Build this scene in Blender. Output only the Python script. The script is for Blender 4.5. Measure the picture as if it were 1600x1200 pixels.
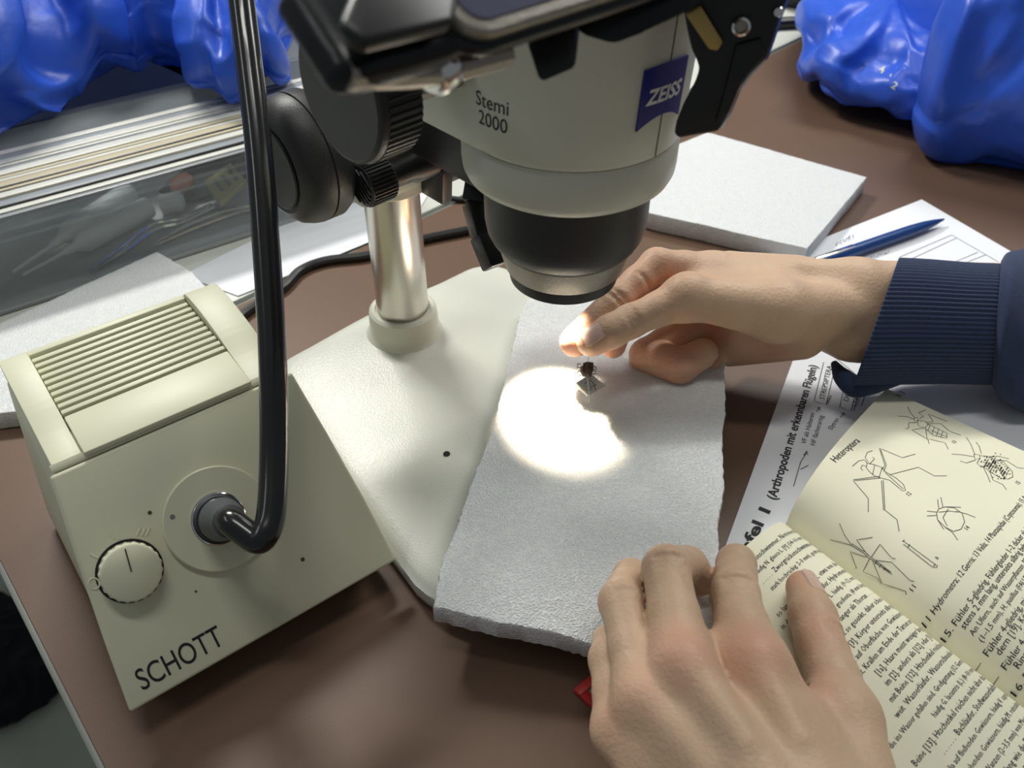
import bpy, bmesh, math, random
import numpy as np
from mathutils import Vector, noise as mnoise

random.seed(4); np.random.seed(4)
scene = bpy.context.scene
for o in list(bpy.data.objects):
    bpy.data.objects.remove(o, do_unlink=True)

# ------------------------------------------------------------------ camera
FPX = 1386.0; TH = math.radians(40.9); CAMH = 370.0          # focal length in px of a 1600x1200 frame, pitch, height (mm)
cam_d = bpy.data.cameras.new('camera'); cam = bpy.data.objects.new('camera', cam_d)
scene.collection.objects.link(cam); scene.camera = cam
cam.location = (0, 0, CAMH/1000); cam.rotation_euler = (math.pi/2 - TH, 0, 0)
cam_d.sensor_fit = 'HORIZONTAL'; cam_d.sensor_width = 36.0; cam_d.lens = FPX/1600*36
cam_d.clip_start = 0.01; cam_d.clip_end = 30
cam_d.dof.use_dof = True; cam_d.dof.focus_distance = 0.44; cam_d.dof.aperture_fstop = cam_d.lens/2.2

# ------------------------------------------------------------------ light
world = bpy.data.worlds.new('room_light'); scene.world = world; world.use_nodes = True
bg = world.node_tree.nodes['Background']; bg.inputs[0].default_value = (0.90, 0.96, 1.0, 1); bg.inputs[1].default_value = 0.15
def area(name, loc, aim, sx, sy, power, col):
    d = bpy.data.lights.new(name, 'AREA'); d.shape = 'RECTANGLE'; d.size = sx; d.size_y = sy; d.energy = power; d.color = col
    o = bpy.data.objects.new(name, d); scene.collection.objects.link(o); o.location = loc
    o.rotation_euler = (Vector(aim) - Vector(loc)).to_track_quat('-Z', 'Y').to_euler()
    return o
area('ceiling_and_fill_lamp', (-0.55, 1.22, 1.12), (-0.1, 0.3, 0), 0.40, 0.12, 14.0, (1.0, 0.985, 0.94))
area('ceiling_and_fill_lamp', (0.70, 1.20, 1.05), (0.3, 0.65, 0), 0.8, 0.3, 9.0, (1.0, 1.0, 0.96))
area('ceiling_and_fill_lamp', (-0.10, 0.30, 2.3), (-0.10, 0.30, 0), 0.9, 0.18, 10, (1.0, 0.99, 0.95))
area('ceiling_and_fill_lamp', (-2.2, 0.2, 2.3), (-1.0, 0.3, -0.74), 1.2, 0.3, 6, (0.98, 1.0, 0.98))  # fill lamp added to brighten the floor left of the table
vs = scene.view_settings; vs.view_transform = 'Standard'; vs.look = 'None'; vs.exposure = 0.12; vs.gamma = 1.0; vs.use_curve_mapping = False

# ------------------------------------------------------------------ helpers
V = lambda *a: np.array(a, float)
def unit(a): a = np.asarray(a, float); return a/np.linalg.norm(a)
ST, CT = math.sin(TH), math.cos(TH)
RIGHT, UP, FWD = V(1,0,0), V(0,ST,CT), V(0,CT,-ST)
CAM = V(0,0,CAMH)
def ray(px, py): return V((px-800)/FPX, CT+(600-py)/FPX*ST, -ST+(600-py)/FPX*CT)
def P(px, py, z=0.0):                         # point of the photo on the horizontal plane at height z (mm)
    r = ray(px, py); return CAM + r*((z-CAMH)/r[2])
def D(px, py, d): return CAM + ray(px, py)*d  # point of the photo at axial distance d (mm)
def hit(px, py, p0, n):
    r = ray(px, py); return CAM + r*(np.dot(p0-CAM, n)/np.dot(r, n))
def proj(p):
    d = np.asarray(p)-CAM; w = d@FWD
    return 800+FPX*(d@RIGHT)/w, 600-FPX*(d@UP)/w

ORI = {}
COL = scene.collection.objects
def thing(name, label, cat, loc, group=None, kind=None):
    o = bpy.data.objects.new(name, None); COL.link(o); loc = V(*loc)
    o.location = loc/1000; o.empty_display_size = 0.02
    ORI[o.name] = loc; o['label'] = label; o['category'] = cat
    if group: o['group'] = group
    if kind: o['kind'] = kind
    return o
def mk(name, vf, mat, parent=None, loc=None, smooth=35, label=None, cat=None, group=None, kind=None):
    vs_, fs = vf
    vs_ = np.asarray(vs_, float)
    if parent is not None: L = ORI[parent.name]
    else: L = V(*loc) if loc is not None else V(vs_[:,0].mean(), vs_[:,1].mean(), vs_[:,2].min())
    me = bpy.data.meshes.new(name)
    me.from_pydata(((vs_-L)/1000).tolist(), [], [tuple(f) for f in fs]); me.update()
    if smooth:
        me.polygons.foreach_set('use_smooth', [True]*len(me.polygons))
        if smooth < 180: me.set_sharp_from_angle(angle=math.radians(smooth))
    me.materials.append(mat)
    o = bpy.data.objects.new(name, me); COL.link(o); ORI[o.name] = L
    if parent is not None: o.parent = parent
    else: o.location = L/1000
    if label: o['label'] = label
    if cat: o['category'] = cat
    if group: o['group'] = group
    if kind: o['kind'] = kind
    return o
def bm_out(bm):
    bm.verts.index_update()
    v = [tuple(x.co) for x in bm.verts]; f = [[q.index for q in p.verts] for p in bm.faces]
    bm.free(); return v, f
def join(*vfs):
    v = []; f = []
    for a, b in vfs:
        n = len(v); v += [tuple(x) for x in a]; f += [[i+n for i in q] for q in b]
    return v, f
def flip(vf): return vf[0], [list(reversed(q)) for q in vf[1]]
def fixn(vf):
    bm = bmesh.new()
    vs_ = [bm.verts.new(tuple(x)) for x in vf[0]]
    for q in vf[1]:
        try: bm.faces.new([vs_[i] for i in q])
        except ValueError: pass
    bmesh.ops.recalc_face_normals(bm, faces=bm.faces)
    return bm_out(bm)
def prism(poly, off, bevel=0.0, seg=2):
    """solid between polygon poly (3D pts) and poly+off"""
    bm = bmesh.new(); off = np.asarray(off, float)
    a = [bm.verts.new(tuple(p)) for p in poly]; b = [bm.verts.new(tuple(np.asarray(p)+off)) for p in poly]
    n = len(a); bm.faces.new(list(reversed(a))); bm.faces.new(b)
    for i in range(n): bm.faces.new((a[i], a[(i+1)%n], b[(i+1)%n], b[i]))
    bmesh.ops.recalc_face_normals(bm, faces=bm.faces)
    if bevel > 0:
        bmesh.ops.bevel(bm, geom=list(bm.edges), offset=bevel, segments=seg, affect='EDGES', profile=0.5, clamp_overlap=True)
    return bm_out(bm)
def box(c, ax, h, bevel=0.0, seg=2):
    c = np.asarray(c, float); a, b, d = [np.asarray(x, float) for x in ax]
    poly = [c-a*h[0]-b*h[1]-d*h[2], c+a*h[0]-b*h[1]-d*h[2], c+a*h[0]+b*h[1]-d*h[2], c-a*h[0]+b*h[1]-d*h[2]]
    return prism(poly, d*2*h[2], bevel, seg)
def basis(d):
    d = unit(d); a = np.cross(d, V(0,0,1))
    if np.linalg.norm(a) < 1e-3: a = V(1,0,0)
    a = unit(a); return a, np.cross(d, a), d
def lathe(o, axis, prof, n=48, rmod=None):
    """surface of revolution; prof [(r,h)...]; r==0 closes"""
    o = np.asarray(o, float); a, b, d = basis(axis); v = []; f = []; rings = []
    for (r, h) in prof:
        if r <= 1e-6:
            rings.append([len(v)]); v.append(tuple(o+d*h))
        else:
            ids = []
            for i in range(n):
                t = 2*math.pi*i/n; rr = r*(rmod(i, r, h) if rmod else 1)
                ids.append(len(v)); v.append(tuple(o+d*h+(a*math.cos(t)+b*math.sin(t))*rr))
            rings.append(ids)
    for p, q in zip(rings, rings[1:]):
        for i in range(n):
            j = (i+1) % n
            if len(p) == 1 and len(q) == 1: continue
            if len(p) == 1: f.append([p[0], q[j], q[i]])
            elif len(q) == 1: f.append([p[i], p[j], q[0]])
            else: f.append([p[i], p[j], q[j], q[i]])
    return fixn((v, f))
def crom(pts, per=8):
    p = [np.asarray(x, float) for x in pts]; p = [2*p[0]-p[1]]+p+[2*p[-1]-p[-2]]; out = []
    for i in range(1, len(p)-2):
        for k in range(per):
            t = k/per; a, b, c, d = p[i-1:i+3]
            out.append(.5*((2*b)+(c-a)*t+(2*a-5*b+4*c-d)*t*t+(3*b-a-3*c+d)*t**3))
    out.append(p[-2]); return out
def tube(pts, rad, n=12, per=8, cap=True, smooth=True):
    c = crom(pts, per) if smooth else [np.asarray(x, float) for x in pts]
    if np.isscalar(rad): rr = [rad]*len(c)
    else: rr = list(np.interp(np.linspace(0, len(rad)-1, len(c)), range(len(rad)), rad))
    v = []; f = []; prev = None
    for i, x in enumerate(c):
        t = unit(c[min(i+1, len(c)-1)]-c[max(i-1, 0)])
        if prev is None: a, _, _ = basis(t)
        else: a = unit(prev-t*np.dot(prev, t))
        prev = a; b = np.cross(t, a)
        for k in range(n):
            w = 2*math.pi*k/n; v.append(tuple(x+(a*math.cos(w)+b*math.sin(w))*rr[i]))
    m = len(c)
    for i in range(m-1):
        for k in range(n):
            f.append([i*n+k, i*n+(k+1)%n, (i+1)*n+(k+1)%n, (i+1)*n+k])
    if cap: f.append(list(range(n))[::-1]); f.append([(m-1)*n+k for k in range(n)])
    return fixn((v, f))
def grid(fn, nu, nv):
    v = [tuple(fn(i/nu, j/nv)) for i in range(nu+1) for j in range(nv+1)]
    f = [[i*(nv+1)+j, (i+1)*(nv+1)+j, (i+1)*(nv+1)+j+1, i*(nv+1)+j+1] for i in range(nu) for j in range(nv)]
    return v, f
def text2d(s, size=1.0, bold=0.0, res=3, sx=1.0, shear=0.0, align='LEFT'):
    """filled text as flat mesh: list of (x,y), faces"""
    cu = bpy.data.curves.new('txt', 'FONT'); cu.body = s; cu.size = 1.0; cu.resolution_u = res; cu.offset = bold; cu.shear = shear
    cu.align_x = align; cu.fill_mode = 'FRONT'
    ob = bpy.data.objects.new('txt', cu); me = ob.to_mesh()
    v = [(p.co.x*size*sx, p.co.y*size) for p in me.vertices]; f = [list(p.vertices) for p in me.polygons]
    ob.to_mesh_clear(); bpy.data.objects.remove(ob); bpy.data.curves.remove(cu)
    return v, f
def text_on(s, size, fn, **k):
    v, f = text2d(s, size, **k); return [tuple(fn(x, y)) for x, y in v], f
def text_w(s, size, **k):
    v, f = text2d(s, size, **k); return max([p[0] for p in v]+[0])
def ribbon(pts, w, nrm):
    """flat stroke through 3D pts, width w, lying on a surface with normal nrm"""
    v = []; f = []
    pts = [np.asarray(p, float) for p in pts]; nrm = unit(nrm)
    for i, p in enumerate(pts):
        t = pts[min(i+1, len(pts)-1)]-pts[max(i-1, 0)]
        s = unit(np.cross(nrm, t))*w/2; v += [tuple(p-s), tuple(p+s)]
    for i in range(len(pts)-1): f.append([2*i, 2*i+2, 2*i+3, 2*i+1])
    return v, f

# ------------------------------------------------------------------ materials
def mat(name, col, rough=0.5, metal=0.0, var=0.06, vscale=40, bump=0.0, bscale=400, bdist=0.0003, spec=0.5, sss=0.0, sscale=0.004, srad=(1,.35,.18), coat=0.0, aniso=0.0, tint=None, stretch=None, sheen=0.0, voro=False, trans=0.0, ior=1.45, attr=None, attr_col=None):
    m = bpy.data.materials.new(name); m.use_nodes = True; nt = m.node_tree; b = nt.nodes['Principled BSDF']
    tc = nt.nodes.new('ShaderNodeTexCoord'); mp = nt.nodes.new('ShaderNodeMapping'); nt.links.new(tc.outputs['Object'], mp.inputs[0])
    if stretch: mp.inputs['Scale'].default_value = stretch
    nz = nt.nodes.new('ShaderNodeTexNoise'); nz.inputs['Scale'].default_value = vscale; nz.inputs['Detail'].default_value = 5
    nt.links.new(mp.outputs[0], nz.inputs['Vector'])
    mx = nt.nodes.new('ShaderNodeMix'); mx.data_type = 'RGBA'
    c = np.array(col); t = np.array(tint) if tint is not None else c*(1-var*2)
    mx.inputs[6].default_value = (*np.clip(c*(1+var), 0, 1), 1); mx.inputs[7].default_value = (*np.clip(t, 0, 1), 1)
    nt.links.new(nz.outputs['Fac'], mx.inputs[0]); outc = mx.outputs[2]
    if attr:
        at = nt.nodes.new('ShaderNodeAttribute'); at.attribute_name = attr
        m2 = nt.nodes.new('ShaderNodeMix'); m2.data_type = 'RGBA'; m2.inputs[7].default_value = (*attr_col, 1)
        nt.links.new(at.outputs['Fac'], m2.inputs[0]); nt.links.new(outc, m2.inputs[6]); outc = m2.outputs[2]
    nt.links.new(outc, b.inputs['Base Color'])
    b.inputs['Roughness'].default_value = rough; b.inputs['Metallic'].default_value = metal; b.inputs['Specular IOR Level'].default_value = spec
    b.inputs['IOR'].default_value = ior; b.inputs['Transmission Weight'].default_value = trans
    b.inputs['Coat Weight'].default_value = coat; b.inputs['Anisotropic'].default_value = aniso; b.inputs['Sheen Weight'].default_value = sheen
    if sss:
        b.inputs['Subsurface Weight'].default_value = sss; b.inputs['Subsurface Scale'].default_value = sscale; b.inputs['Subsurface Radius'].default_value = srad
    if bump:
        if voro:
            n2 = nt.nodes.new('ShaderNodeTexVoronoi'); n2.inputs['Scale'].default_value = bscale; o2 = n2.outputs['Distance']
        else:
            n2 = nt.nodes.new('ShaderNodeTexNoise'); n2.inputs['Scale'].default_value = bscale; n2.inputs['Detail'].default_value = 3; o2 = n2.outputs['Fac']
        nt.links.new(mp.outputs[0], n2.inputs['Vector'])
        bp = nt.nodes.new('ShaderNodeBump'); bp.inputs['Strength'].default_value = bump; bp.inputs['Distance'].default_value = bdist
        nt.links.new(o2, bp.inputs['Height']); nt.links.new(bp.outputs[0], b.inputs['Normal'])
    return m
def clear_mat(name, tint, amount, rough=0.08):
    """thin clear plastic: mostly see-through with a glossy skin"""
    m = bpy.data.materials.new(name); m.use_nodes = True; nt = m.node_tree; nt.nodes.clear()
    out = nt.nodes.new('ShaderNodeOutputMaterial'); tr = nt.nodes.new('ShaderNodeBsdfTransparent'); tr.inputs[0].default_value = (*tint, 1)
    pb = nt.nodes.new('ShaderNodeBsdfPrincipled'); pb.inputs['Roughness'].default_value = rough
    nz = nt.nodes.new('ShaderNodeTexNoise'); nz.inputs['Scale'].default_value = 25
    cr = nt.nodes.new('ShaderNodeMapRange'); cr.inputs['To Min'].default_value = amount*0.7; cr.inputs['To Max'].default_value = amount*1.3
    nt.links.new(nz.outputs['Fac'], cr.inputs['Value'])
    pb.inputs['Base Color'].default_value = (.62,.66,.66,1)
    mx = nt.nodes.new('ShaderNodeMixShader'); nt.links.new(cr.outputs[0], mx.inputs[0]); nt.links.new(tr.outputs[0], mx.inputs[1]); nt.links.new(pb.outputs[0], mx.inputs[2])
    nt.links.new(mx.outputs[0], out.inputs[0]); return m
M = dict(
 table=mat('brown_laminate', (.140,.084,.055), .42, var=.07, vscale=9, bump=.15, bscale=900, bdist=.0002, spec=.35),
 edge=mat('pale_edge_band', (.16,.17,.15), .5, var=.05),
 pale=mat('pale_laminate', (.60,.62,.55), .4, var=.04, vscale=8),
 floor=mat('grey_floor', (.60,.64,.56), .6, var=.12, vscale=14, tint=(.45,.49,.43)),
 cream=mat('cream_enamel', (.70,.70,.585), .34, var=.015, vscale=12, bump=.35, bscale=1400, bdist=.00012, spec=.5),
 base=mat('white_textured_enamel', (.66,.67,.585), .32, var=.015, vscale=12, bump=.75, bscale=900, bdist=.00025, spec=.55),
 box=mat('cream_plastic', (.68,.68,.50), .45, var=.02, vscale=10, bump=.12, bscale=1500, bdist=.0001),
 panel=mat('front_panel_plastic', (.62,.62,.455), .42, var=.02, vscale=10, bump=.10, bscale=1500, bdist=.0001),
 slot=mat('olive_slot_shade', (.07,.07,.028), .8),
 black=mat('black_plastic', (.012,.012,.013), .38, var=.1, bump=.25, bscale=1600, bdist=.00015),
 blacktex=mat('black_textured', (.030,.031,.031), .42, var=.1, bump=.6, bscale=1900, bdist=.0002),
 gloss=mat('black_gloss', (.008,.009,.011), .28, var=.1, spec=.35),
 rubber=mat('black_hose', (.012,.012,.013), .2, var=.1, coat=.2),
 ink=mat('black_ink', (.012,.012,.014), .7, var=.05),
 softink=mat('grey_ink', (.10,.10,.11), .8, var=.05),
 penc=mat('pencil', (.16,.17,.2), .8, var=.05),
 steel=mat('brushed_steel', (.66,.63,.57), .26, metal=1, var=.05, vscale=60, stretch=(1,1,.03), aniso=.5, bump=.15, bscale=500, bdist=.0001),
 greymetal=mat('speckled_grey_metal', (.36,.33,.29), .38, metal=.85, var=.12, vscale=600, bump=.7, bscale=1500, bdist=.0003),
 chrome=mat('chrome', (.75,.75,.74), .12, metal=1, var=.04),
 glass=mat('lens_glass', (.02,.03,.04), .05, var=.05, coat=1),
 blue=mat('logo_blue', (.018,.022,.23), .4, var=.03),
 white=mat('white_print', (.85,.86,.85), .5, var=.02),
 foam=mat('white_foam', (.80,.82,.81), .26, var=.03, vscale=220, bump=1.0, bscale=1000, bdist=.0007, spec=.7, voro=True, sss=.55, sscale=.007, srad=(1,.85,.7)),
 foamedge=mat('white_foam_cut', (.74,.75,.74), .7, var=.05, vscale=300, bump=1.0, bscale=900, bdist=.0016),
 paper=mat('white_paper', (.78,.80,.83), .7, var=.015, vscale=20),
 page=mat('cream_paper', (.80,.78,.60), .75, var=.025, vscale=26),
 pageedge=mat('page_block_edge', (.66,.65,.55), .85, var=.3, vscale=60, stretch=(1,1,40)),
 cover=mat('book_cover', (.25,.30,.18), .5),
 skin=mat('skin', (.60,.425,.29), .46, var=.05, vscale=70, bump=.55, bscale=520, bdist=.0007, spec=.35, sss=.30, sscale=.0055, tint=(.52,.36,.24), attr='red', attr_col=(.60,.27,.19)),
 nail=mat('fingernail', (.66,.45,.37), .28, var=.03, sss=.2, sscale=.002),
 navy=mat('navy_knit', (.030,.046,.10), .85, var=.12, vscale=300, bump=.6, bscale=1500, bdist=.0004, sheen=.15, spec=.2),
 bag=mat('blue_plastic_film', (.030,.115,.62), .36, var=.10, vscale=10, bump=.3, bscale=45, bdist=.003, spec=.5, tint=(.020,.075,.50)),
 pen=mat('blue_pen_plastic', (.010,.050,.20), .28, var=.05),
 red=mat('red_plastic', (.55,.03,.03), .4, var=.05),
 card=mat('grey_card', (.45,.45,.42), .7, var=.03),
 tan=mat('tan_cardboard', (.62,.47,.30), .7, var=.06),
 brass=mat('brass', (.50,.36,.13), .38, metal=.55, var=.08),
 insect=mat('insect_brown', (.035,.016,.010), .5, var=.4, vscale=700),
 yellow=mat('yellow_plastic', (.42,.36,.14), .55, var=.06),
 greypl=mat('grey_plastic', (.72,.74,.75), .5, var=.05),
 greyli=mat('grey_liner', (.42,.43,.44), .6, var=.08),
 dark=mat('dark_cloth', (.010,.012,.016), .9, var=.2, vscale=30),
 redcl=mat('rust_cloth', (.20,.06,.04), .8, var=.2),
 screen=mat('phone_screen_glass', (.10,.10,.16), .06, var=.05, coat=1),
 plugrub=mat('grey_rubber', (.075,.08,.09), .45, var=.06),
 stripw=mat('pale_strip', (.62,.62,.56), .35, var=.08, vscale=30),
 stripb=mat('beige_strip', (.50,.44,.30), .4, var=.1, vscale=30),
 stripd=mat('dark_strip', (.05,.05,.055), .35, var=.1),
 stripg=mat('grey_strip', (.30,.32,.33), .25, var=.1, vscale=30),
 clear=clear_mat('clear_acrylic', (.93,.95,.95), .13),
)

# ================================================================== the setting
FZ = -740.0
mk('floor', box((0,400,FZ-10), (V(1,0,0),V(0,1,0),V(0,0,1)), (2200,2200,10)), M['floor'], smooth=0, kind='structure', label='grey-green speckled floor below the table', loc=(0,400,FZ))

EX = unit(V(.712,.702,0)); EL = unit(V(.644,-.765,0)); TC = V(-336,372,0)
tt = thing('laboratory_table', 'dark brown laminate table with thin pale edge band', 'table', (200,450,FZ))
c0, c1 = TC, TC+EX*1700; c2 = c1+EL*1050; c3 = c0+EL*1050
mk('tabletop', prism([c0,c1,c2,c3], V(0,0,-27)), M['table'], tt, smooth=0)
def band(a, b, nrm):
    return prism([a+V(0,0,-.6), b+V(0,0,-.6), b+nrm*3+V(0,0,-.6), a+nrm*3+V(0,0,-.6)], V(0,0,-26), .8)
mk('edge_band', band(c0, c3, unit(V(-.765,-.644,0))), M['edge'], tt)
mk('edge_band', band(c0, c1, unit(V(-.702,.712,0))), M['edge'], tt)
for a, b in ((120,120),(1500,120),(120,920),(1500,920)):
    q = TC+EX*a+EL*b
    mk('leg', box(q+V(0,0,(FZ-27)/2), (EX, unit(V(-EX[1],EX[0],0)), V(0,0,1)), (25,25,(-27-FZ)/2), 3), M['edge'], tt)
st = thing('side_table', 'pale greenish white table pushed against the far edge of brown table', 'table', (-300,1100,FZ))
nb = unit(V(-.702,.712,0)); s0 = TC+nb*7-EX*500; s1 = s0+EX*2400
mk('tabletop', prism([s0,s1,s1+nb*900,s0+nb*900], V(0,0,-25), 1.5), M['pale'], st)
for a, b in ((80,80),(2300,80),(80,820),(2300,820)):
    q = s0+EX*a+nb*b
    mk('leg', box(q+V(0,0,(FZ-25)/2), (EX, nb, V(0,0,1)), (25,25,(-25-FZ)/2), 3), M['edge'], st)

# ================================================================== stereo microscope
PH = math.radians(42.5)
U = V(math.cos(PH), math.sin(PH), 0); G = V(math.sin(PH), -math.cos(PH), 0); Z = V(0,0,1)      # lateral, towards the user, up
CLM = V(-68,448,0); HX = V(24,348,0)
def S(l, g, z): return CLM+U*l+G*g+Z*z         # stand coordinates
def Hd(l, g, z): return HX+U*l+G*g+Z*z         # head coordinates
mic = thing('stereo_microscope', 'cream stereo microscope with black zoom knobs on a steel column and wide base', 'microscope', S(0,60,0))
# base plate
ol = []
def arc(cl, cg, r, a0, a1, n=10):
    for i in range(n+1):
        t = math.radians(a0+(a1-a0)*i/n); ol.append((cl+r*math.cos(t), cg+r*math.sin(t)))
arc(-88+26, -38+26, 26, 180, 270); arc(106-24, -38+24, 24, 270, 360)
arc(102-62, 203-62, 62, 0, 90); arc(-110+52, 203-52, 52, 90, 180)
# densify straight edges
o2 = []
for i, p in enumerate(ol):
    q = ol[(i+1) % len(ol)]; d = math.hypot(q[0]-p[0], q[1]-p[1]); k = max(1, int(d/9))
    for j in range(k): o2.append((p[0]+(q[0]-p[0])*j/k, p[1]+(q[1]-p[1])*j/k))
cl, cg = -4, 75
v = []; f = []; n = len(o2)
levels = [(.975,2),(.995,4),(1,8),(1,13),(.993,16.5),(.975,18.8),(.945,20.2),(.90,21),(.82,21.5),(.7,21.8),(.55,22),(.4,22),(.25,22),(.1,22)]
for s, z in levels:
    for (l, g) in o2:
        L_, G_ = cl+(l-cl)*s, cg+(g-cg)*s
        zz = z+(6.5*math.exp(-((L_)**2+(G_)**2)/(52**2)) if z > 20 else 0)
        # the left flank falls away a little more
        if z > 15: zz -= 3.2*max(0, (-L_-48)/60)**2
        v.append(tuple(S(L_, G_, zz)))
v.append(tuple(S(cl, cg, 22.2)))
for i in range(len(levels)-1):
    for k in range(n): f.append([i*n+k, i*n+(k+1)%n, (i+1)*n+(k+1)%n, (i+1)*n+k])
m = len(levels)-1
for k in range(n): f.append([m*n+k, m*n+(k+1)%n, len(v)-1])
f.append(list(range(n))[::-1])
base = mk('base', fixn((v, f)), M['base'], mic, smooth=60)
hp = P(698,709,22.4)
mk('screw_hole', lathe(V(hp[0],hp[1],21.4), Z, [(0,0),(1.9,0),(1.9,1.2),(0,1.2)], 20), M['black'], base)
for l, g in ((-70,-15),(62,-15),(75,150),(-85,150)):
    mk('foot', lathe(S(l,g,0), Z, [(0,0),(8,0),(9,3),(0,3)], 20), M['black'], base)
mk('column_socket', lathe(S(0,0,0), Z, [(0,24),(27,24),(24,27),(22.2,30),(21.6,33),(21.4,41),(20.8,44),(19.2,45.4),(17.2,45.4),(16.6,44.4),(0,44.4)], 56), M['cream'], mic)
mk('column', lathe(S(0,0,0), Z, [(0,40),(16,40),(16,214),(14.5,216),(0,216)], 64), M['steel'], mic)
# focusing carrier on the column
car = mk('focus_carrier', join(lathe(S(0,0,0), Z, [(16.1,131),(22,131),(23,132),(23,209),(22,210),(16.1,210)], 48),
        box(S(-14,4,172), (U,G,Z), (20,20,36), 3)), M['cream'], mic)
mk('axle_boss', lathe(S(-48,0,164), U, [(0,0),(12,0),(12,34),(0,34)], 40), M['cream'], mic)
fk = mk('focus_knob', lathe(S(-68,0,163), U, [(0,1),(21,1),(23.5,.4),(27,2.2),(30.5,6),(32.3,10.5),(33,14),(33,15.2),(32.2,15.4),(32.2,16.2),(33,16.4),(33,24),(31.5,27),(26,28),(0,28)], 72), M['blacktex'], mic)
mk('knob_cap', lathe(S(-68.6,0,163), U, [(0,0),(20.5,0),(21.2,.6),(21.2,2),(0,2)], 56), M['black'], fk, label='smooth dark grey knob face')
fk2 = mk('focus_knob', lathe(S(40,0,163), U, [(0,0),(26,0),(31.5,1),(33,4),(33,14),(32.5,20),(30.5,25.5),(27,27.8),(0,27.8)], 72), M['blacktex'], mic)
# clamp with screw and black cross bar
mk('cross_bar', lathe(S(12,28,150), U, [(0,0),(12,0),(13,.8),(13,14),(12.6,14.2),(12.6,15),(13,15.2),(13,74),(12,75),(0,75)], 48), M['black'], mic)
mk('clamp_plate', prism([S(5,40,131), S(5,14,131), S(5,6,150), S(5,8,196), S(5,22,200), S(5,36,172), S(5,42,150)], U*7, 1), M['black'], mic)
ribs = lambda cnt, dep: (lambda i, r, h: 1.0 if r < .9*0 else (1-dep*(1 if (i % 4) in (0, 1) else 0)))
def ribbed(o, ax, r, h0, h1, cnt, dep, prof_in, prof_out):
    nn = cnt*4
    def rm(i, rr, h): return (1-dep) if (h0 <= h <= h1 and (i % 4) < 2) else 1
    return lathe(o, ax, prof_in+[(r, h0), (r, h1)]+prof_out, nn, rm)
cs = S(-39,32,155)
csk = mk('clamp_screw', ribbed(cs, U, 11.2, 1.2, 15, 34, .07, [(0,0),(9.8,0),(10.6,.5),(10.6,1.1)], [(10.4,15.2),(10,16),(0,16)]), M['black'], mic)
for k in range(-3, 4):
    hw = math.sqrt(max(0, 9.0**2-(k*2.6)**2))
    mk('grip_ridge', box(cs-U*.3+(G*math.cos(.9)+Z*math.sin(.9))*(k*2.6), (U, unit(-G*math.sin(.9)+Z*math.cos(.9)), unit(G*math.cos(.9)+Z*math.sin(.9))), (.7,hw,.7), .3), M['black'], csk)
mk('screw_shaft', lathe(cs+U*15, U, [(0,0),(7,0),(7.4,14),(8.6,17),(9.4,34),(0,34)], 32), M['black'], mic)
mk('arm', box(S(-4,74,190), (U,G,Z), (15,36,19), 4), M['black'], mic)
# head: U-shaped housing, round at the front
def RB(z): return 45.6+(z-212)*.055
def body(s, z, off=0.0):
    R = RB(z); q = R*math.pi/2
    if abs(s) <= q:
        a = s/R; return Hd((R+off)*math.sin(a), (R+off)*math.cos(a), z)
    return Hd(math.copysign(R+off, s), -(abs(s)-q), z)
zs = [211.5,212,212.8,214,225,240,255,270,285,290,292,293]; ins = [2.5,1.2,.4,0,0,0,0,0,0,1,3,6]
smax = 45.6*math.pi/2+52
v = []; f = []; ns = 72
for z, i_ in zip(zs, ins):
    for k in range(ns+1):
        s = (-1+2*k/ns)*smax; v.append(tuple(body(s, z, -i_)))
w = ns+1
for j in range(len(zs)-1):
    for k in range(ns): f.append([j*w+k, j*w+k+1, (j+1)*w+k+1, (j+1)*w+k])
    f.append([j*w+ns, j*w, (j+1)*w, (j+1)*w+ns])
f.append(list(range(w))[::-1]); f.append([(len(zs)-1)*w+k for k in range(w)])
hd = mk('head_housing', fixn((v, f)), M['cream'], mic, smooth=40)
mk('seam', ([tuple(body(s, z, .12)) for z in (213,225,240,255,270,285) for s in (-.28,.28)], [[2*i,2*i+1,2*i+3,2*i+2] for i in range(5)]), M['slot'], hd)
def on_body(s0, z0, off=.15): return lambda x, y: body(s0+x, z0+y, off)
tx = join(text_on('Stemi', 8.2, on_body(-78.0,232.0), bold=0, sx=.92), text_on('2000', 8.2, on_body(-76.5,224.6), bold=0, sx=.92))
mk('lettering', tx, M['ink'], hd, smooth=0, label='model lettering Stemi 2000')
# emblem plate: convex top, hollow bottom
el = []
for i in range(13): x = -11.5+23*i/12; el.append((x, -11.5+4.2*(1-(x/11.5)**2)))
for i in range(13): x = 11.5-23*i/12; el.append((x, 11.5+.6*(1-(x/11.5)**2)))
def emb(off):
    rows = []
    for i in range(13):
        x = -11.5+23*i/12; yb = -11.5+4.2*(1-(x/11.5)**2); yt = 11.5+.6*(1-(x/11.5)**2)
        rows.append([(x, yb+(yt-yb)*j/6) for j in range(7)])
    return rows
r_ = emb(0); v = []; f = []
for off in (0.0, 1.0):
    for row in r_:
        for (x, y) in row: v.append(tuple(body(x-1.0, 238.5+y, off)))
ix = lambda o_, i, j: o_*91+i*7+j
for i in range(12):
    for j in range(6): f += [[ix(1,i,j),ix(1,i+1,j),ix(1,i+1,j+1),ix(1,i,j+1)], [ix(0,i,j),ix(0,i,j+1),ix(0,i+1,j+1),ix(0,i+1,j)]]
for i in range(12): f += [[ix(0,i,0),ix(0,i+1,0),ix(1,i+1,0),ix(1,i,0)], [ix(0,i,6),ix(1,i,6),ix(1,i+1,6),ix(0,i+1,6)]]
for j in range(6): f += [[ix(0,0,j),ix(1,0,j),ix(1,0,j+1),ix(0,0,j+1)], [ix(0,12,j),ix(0,12,j+1),ix(1,12,j+1),ix(1,12,j)]]
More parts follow.
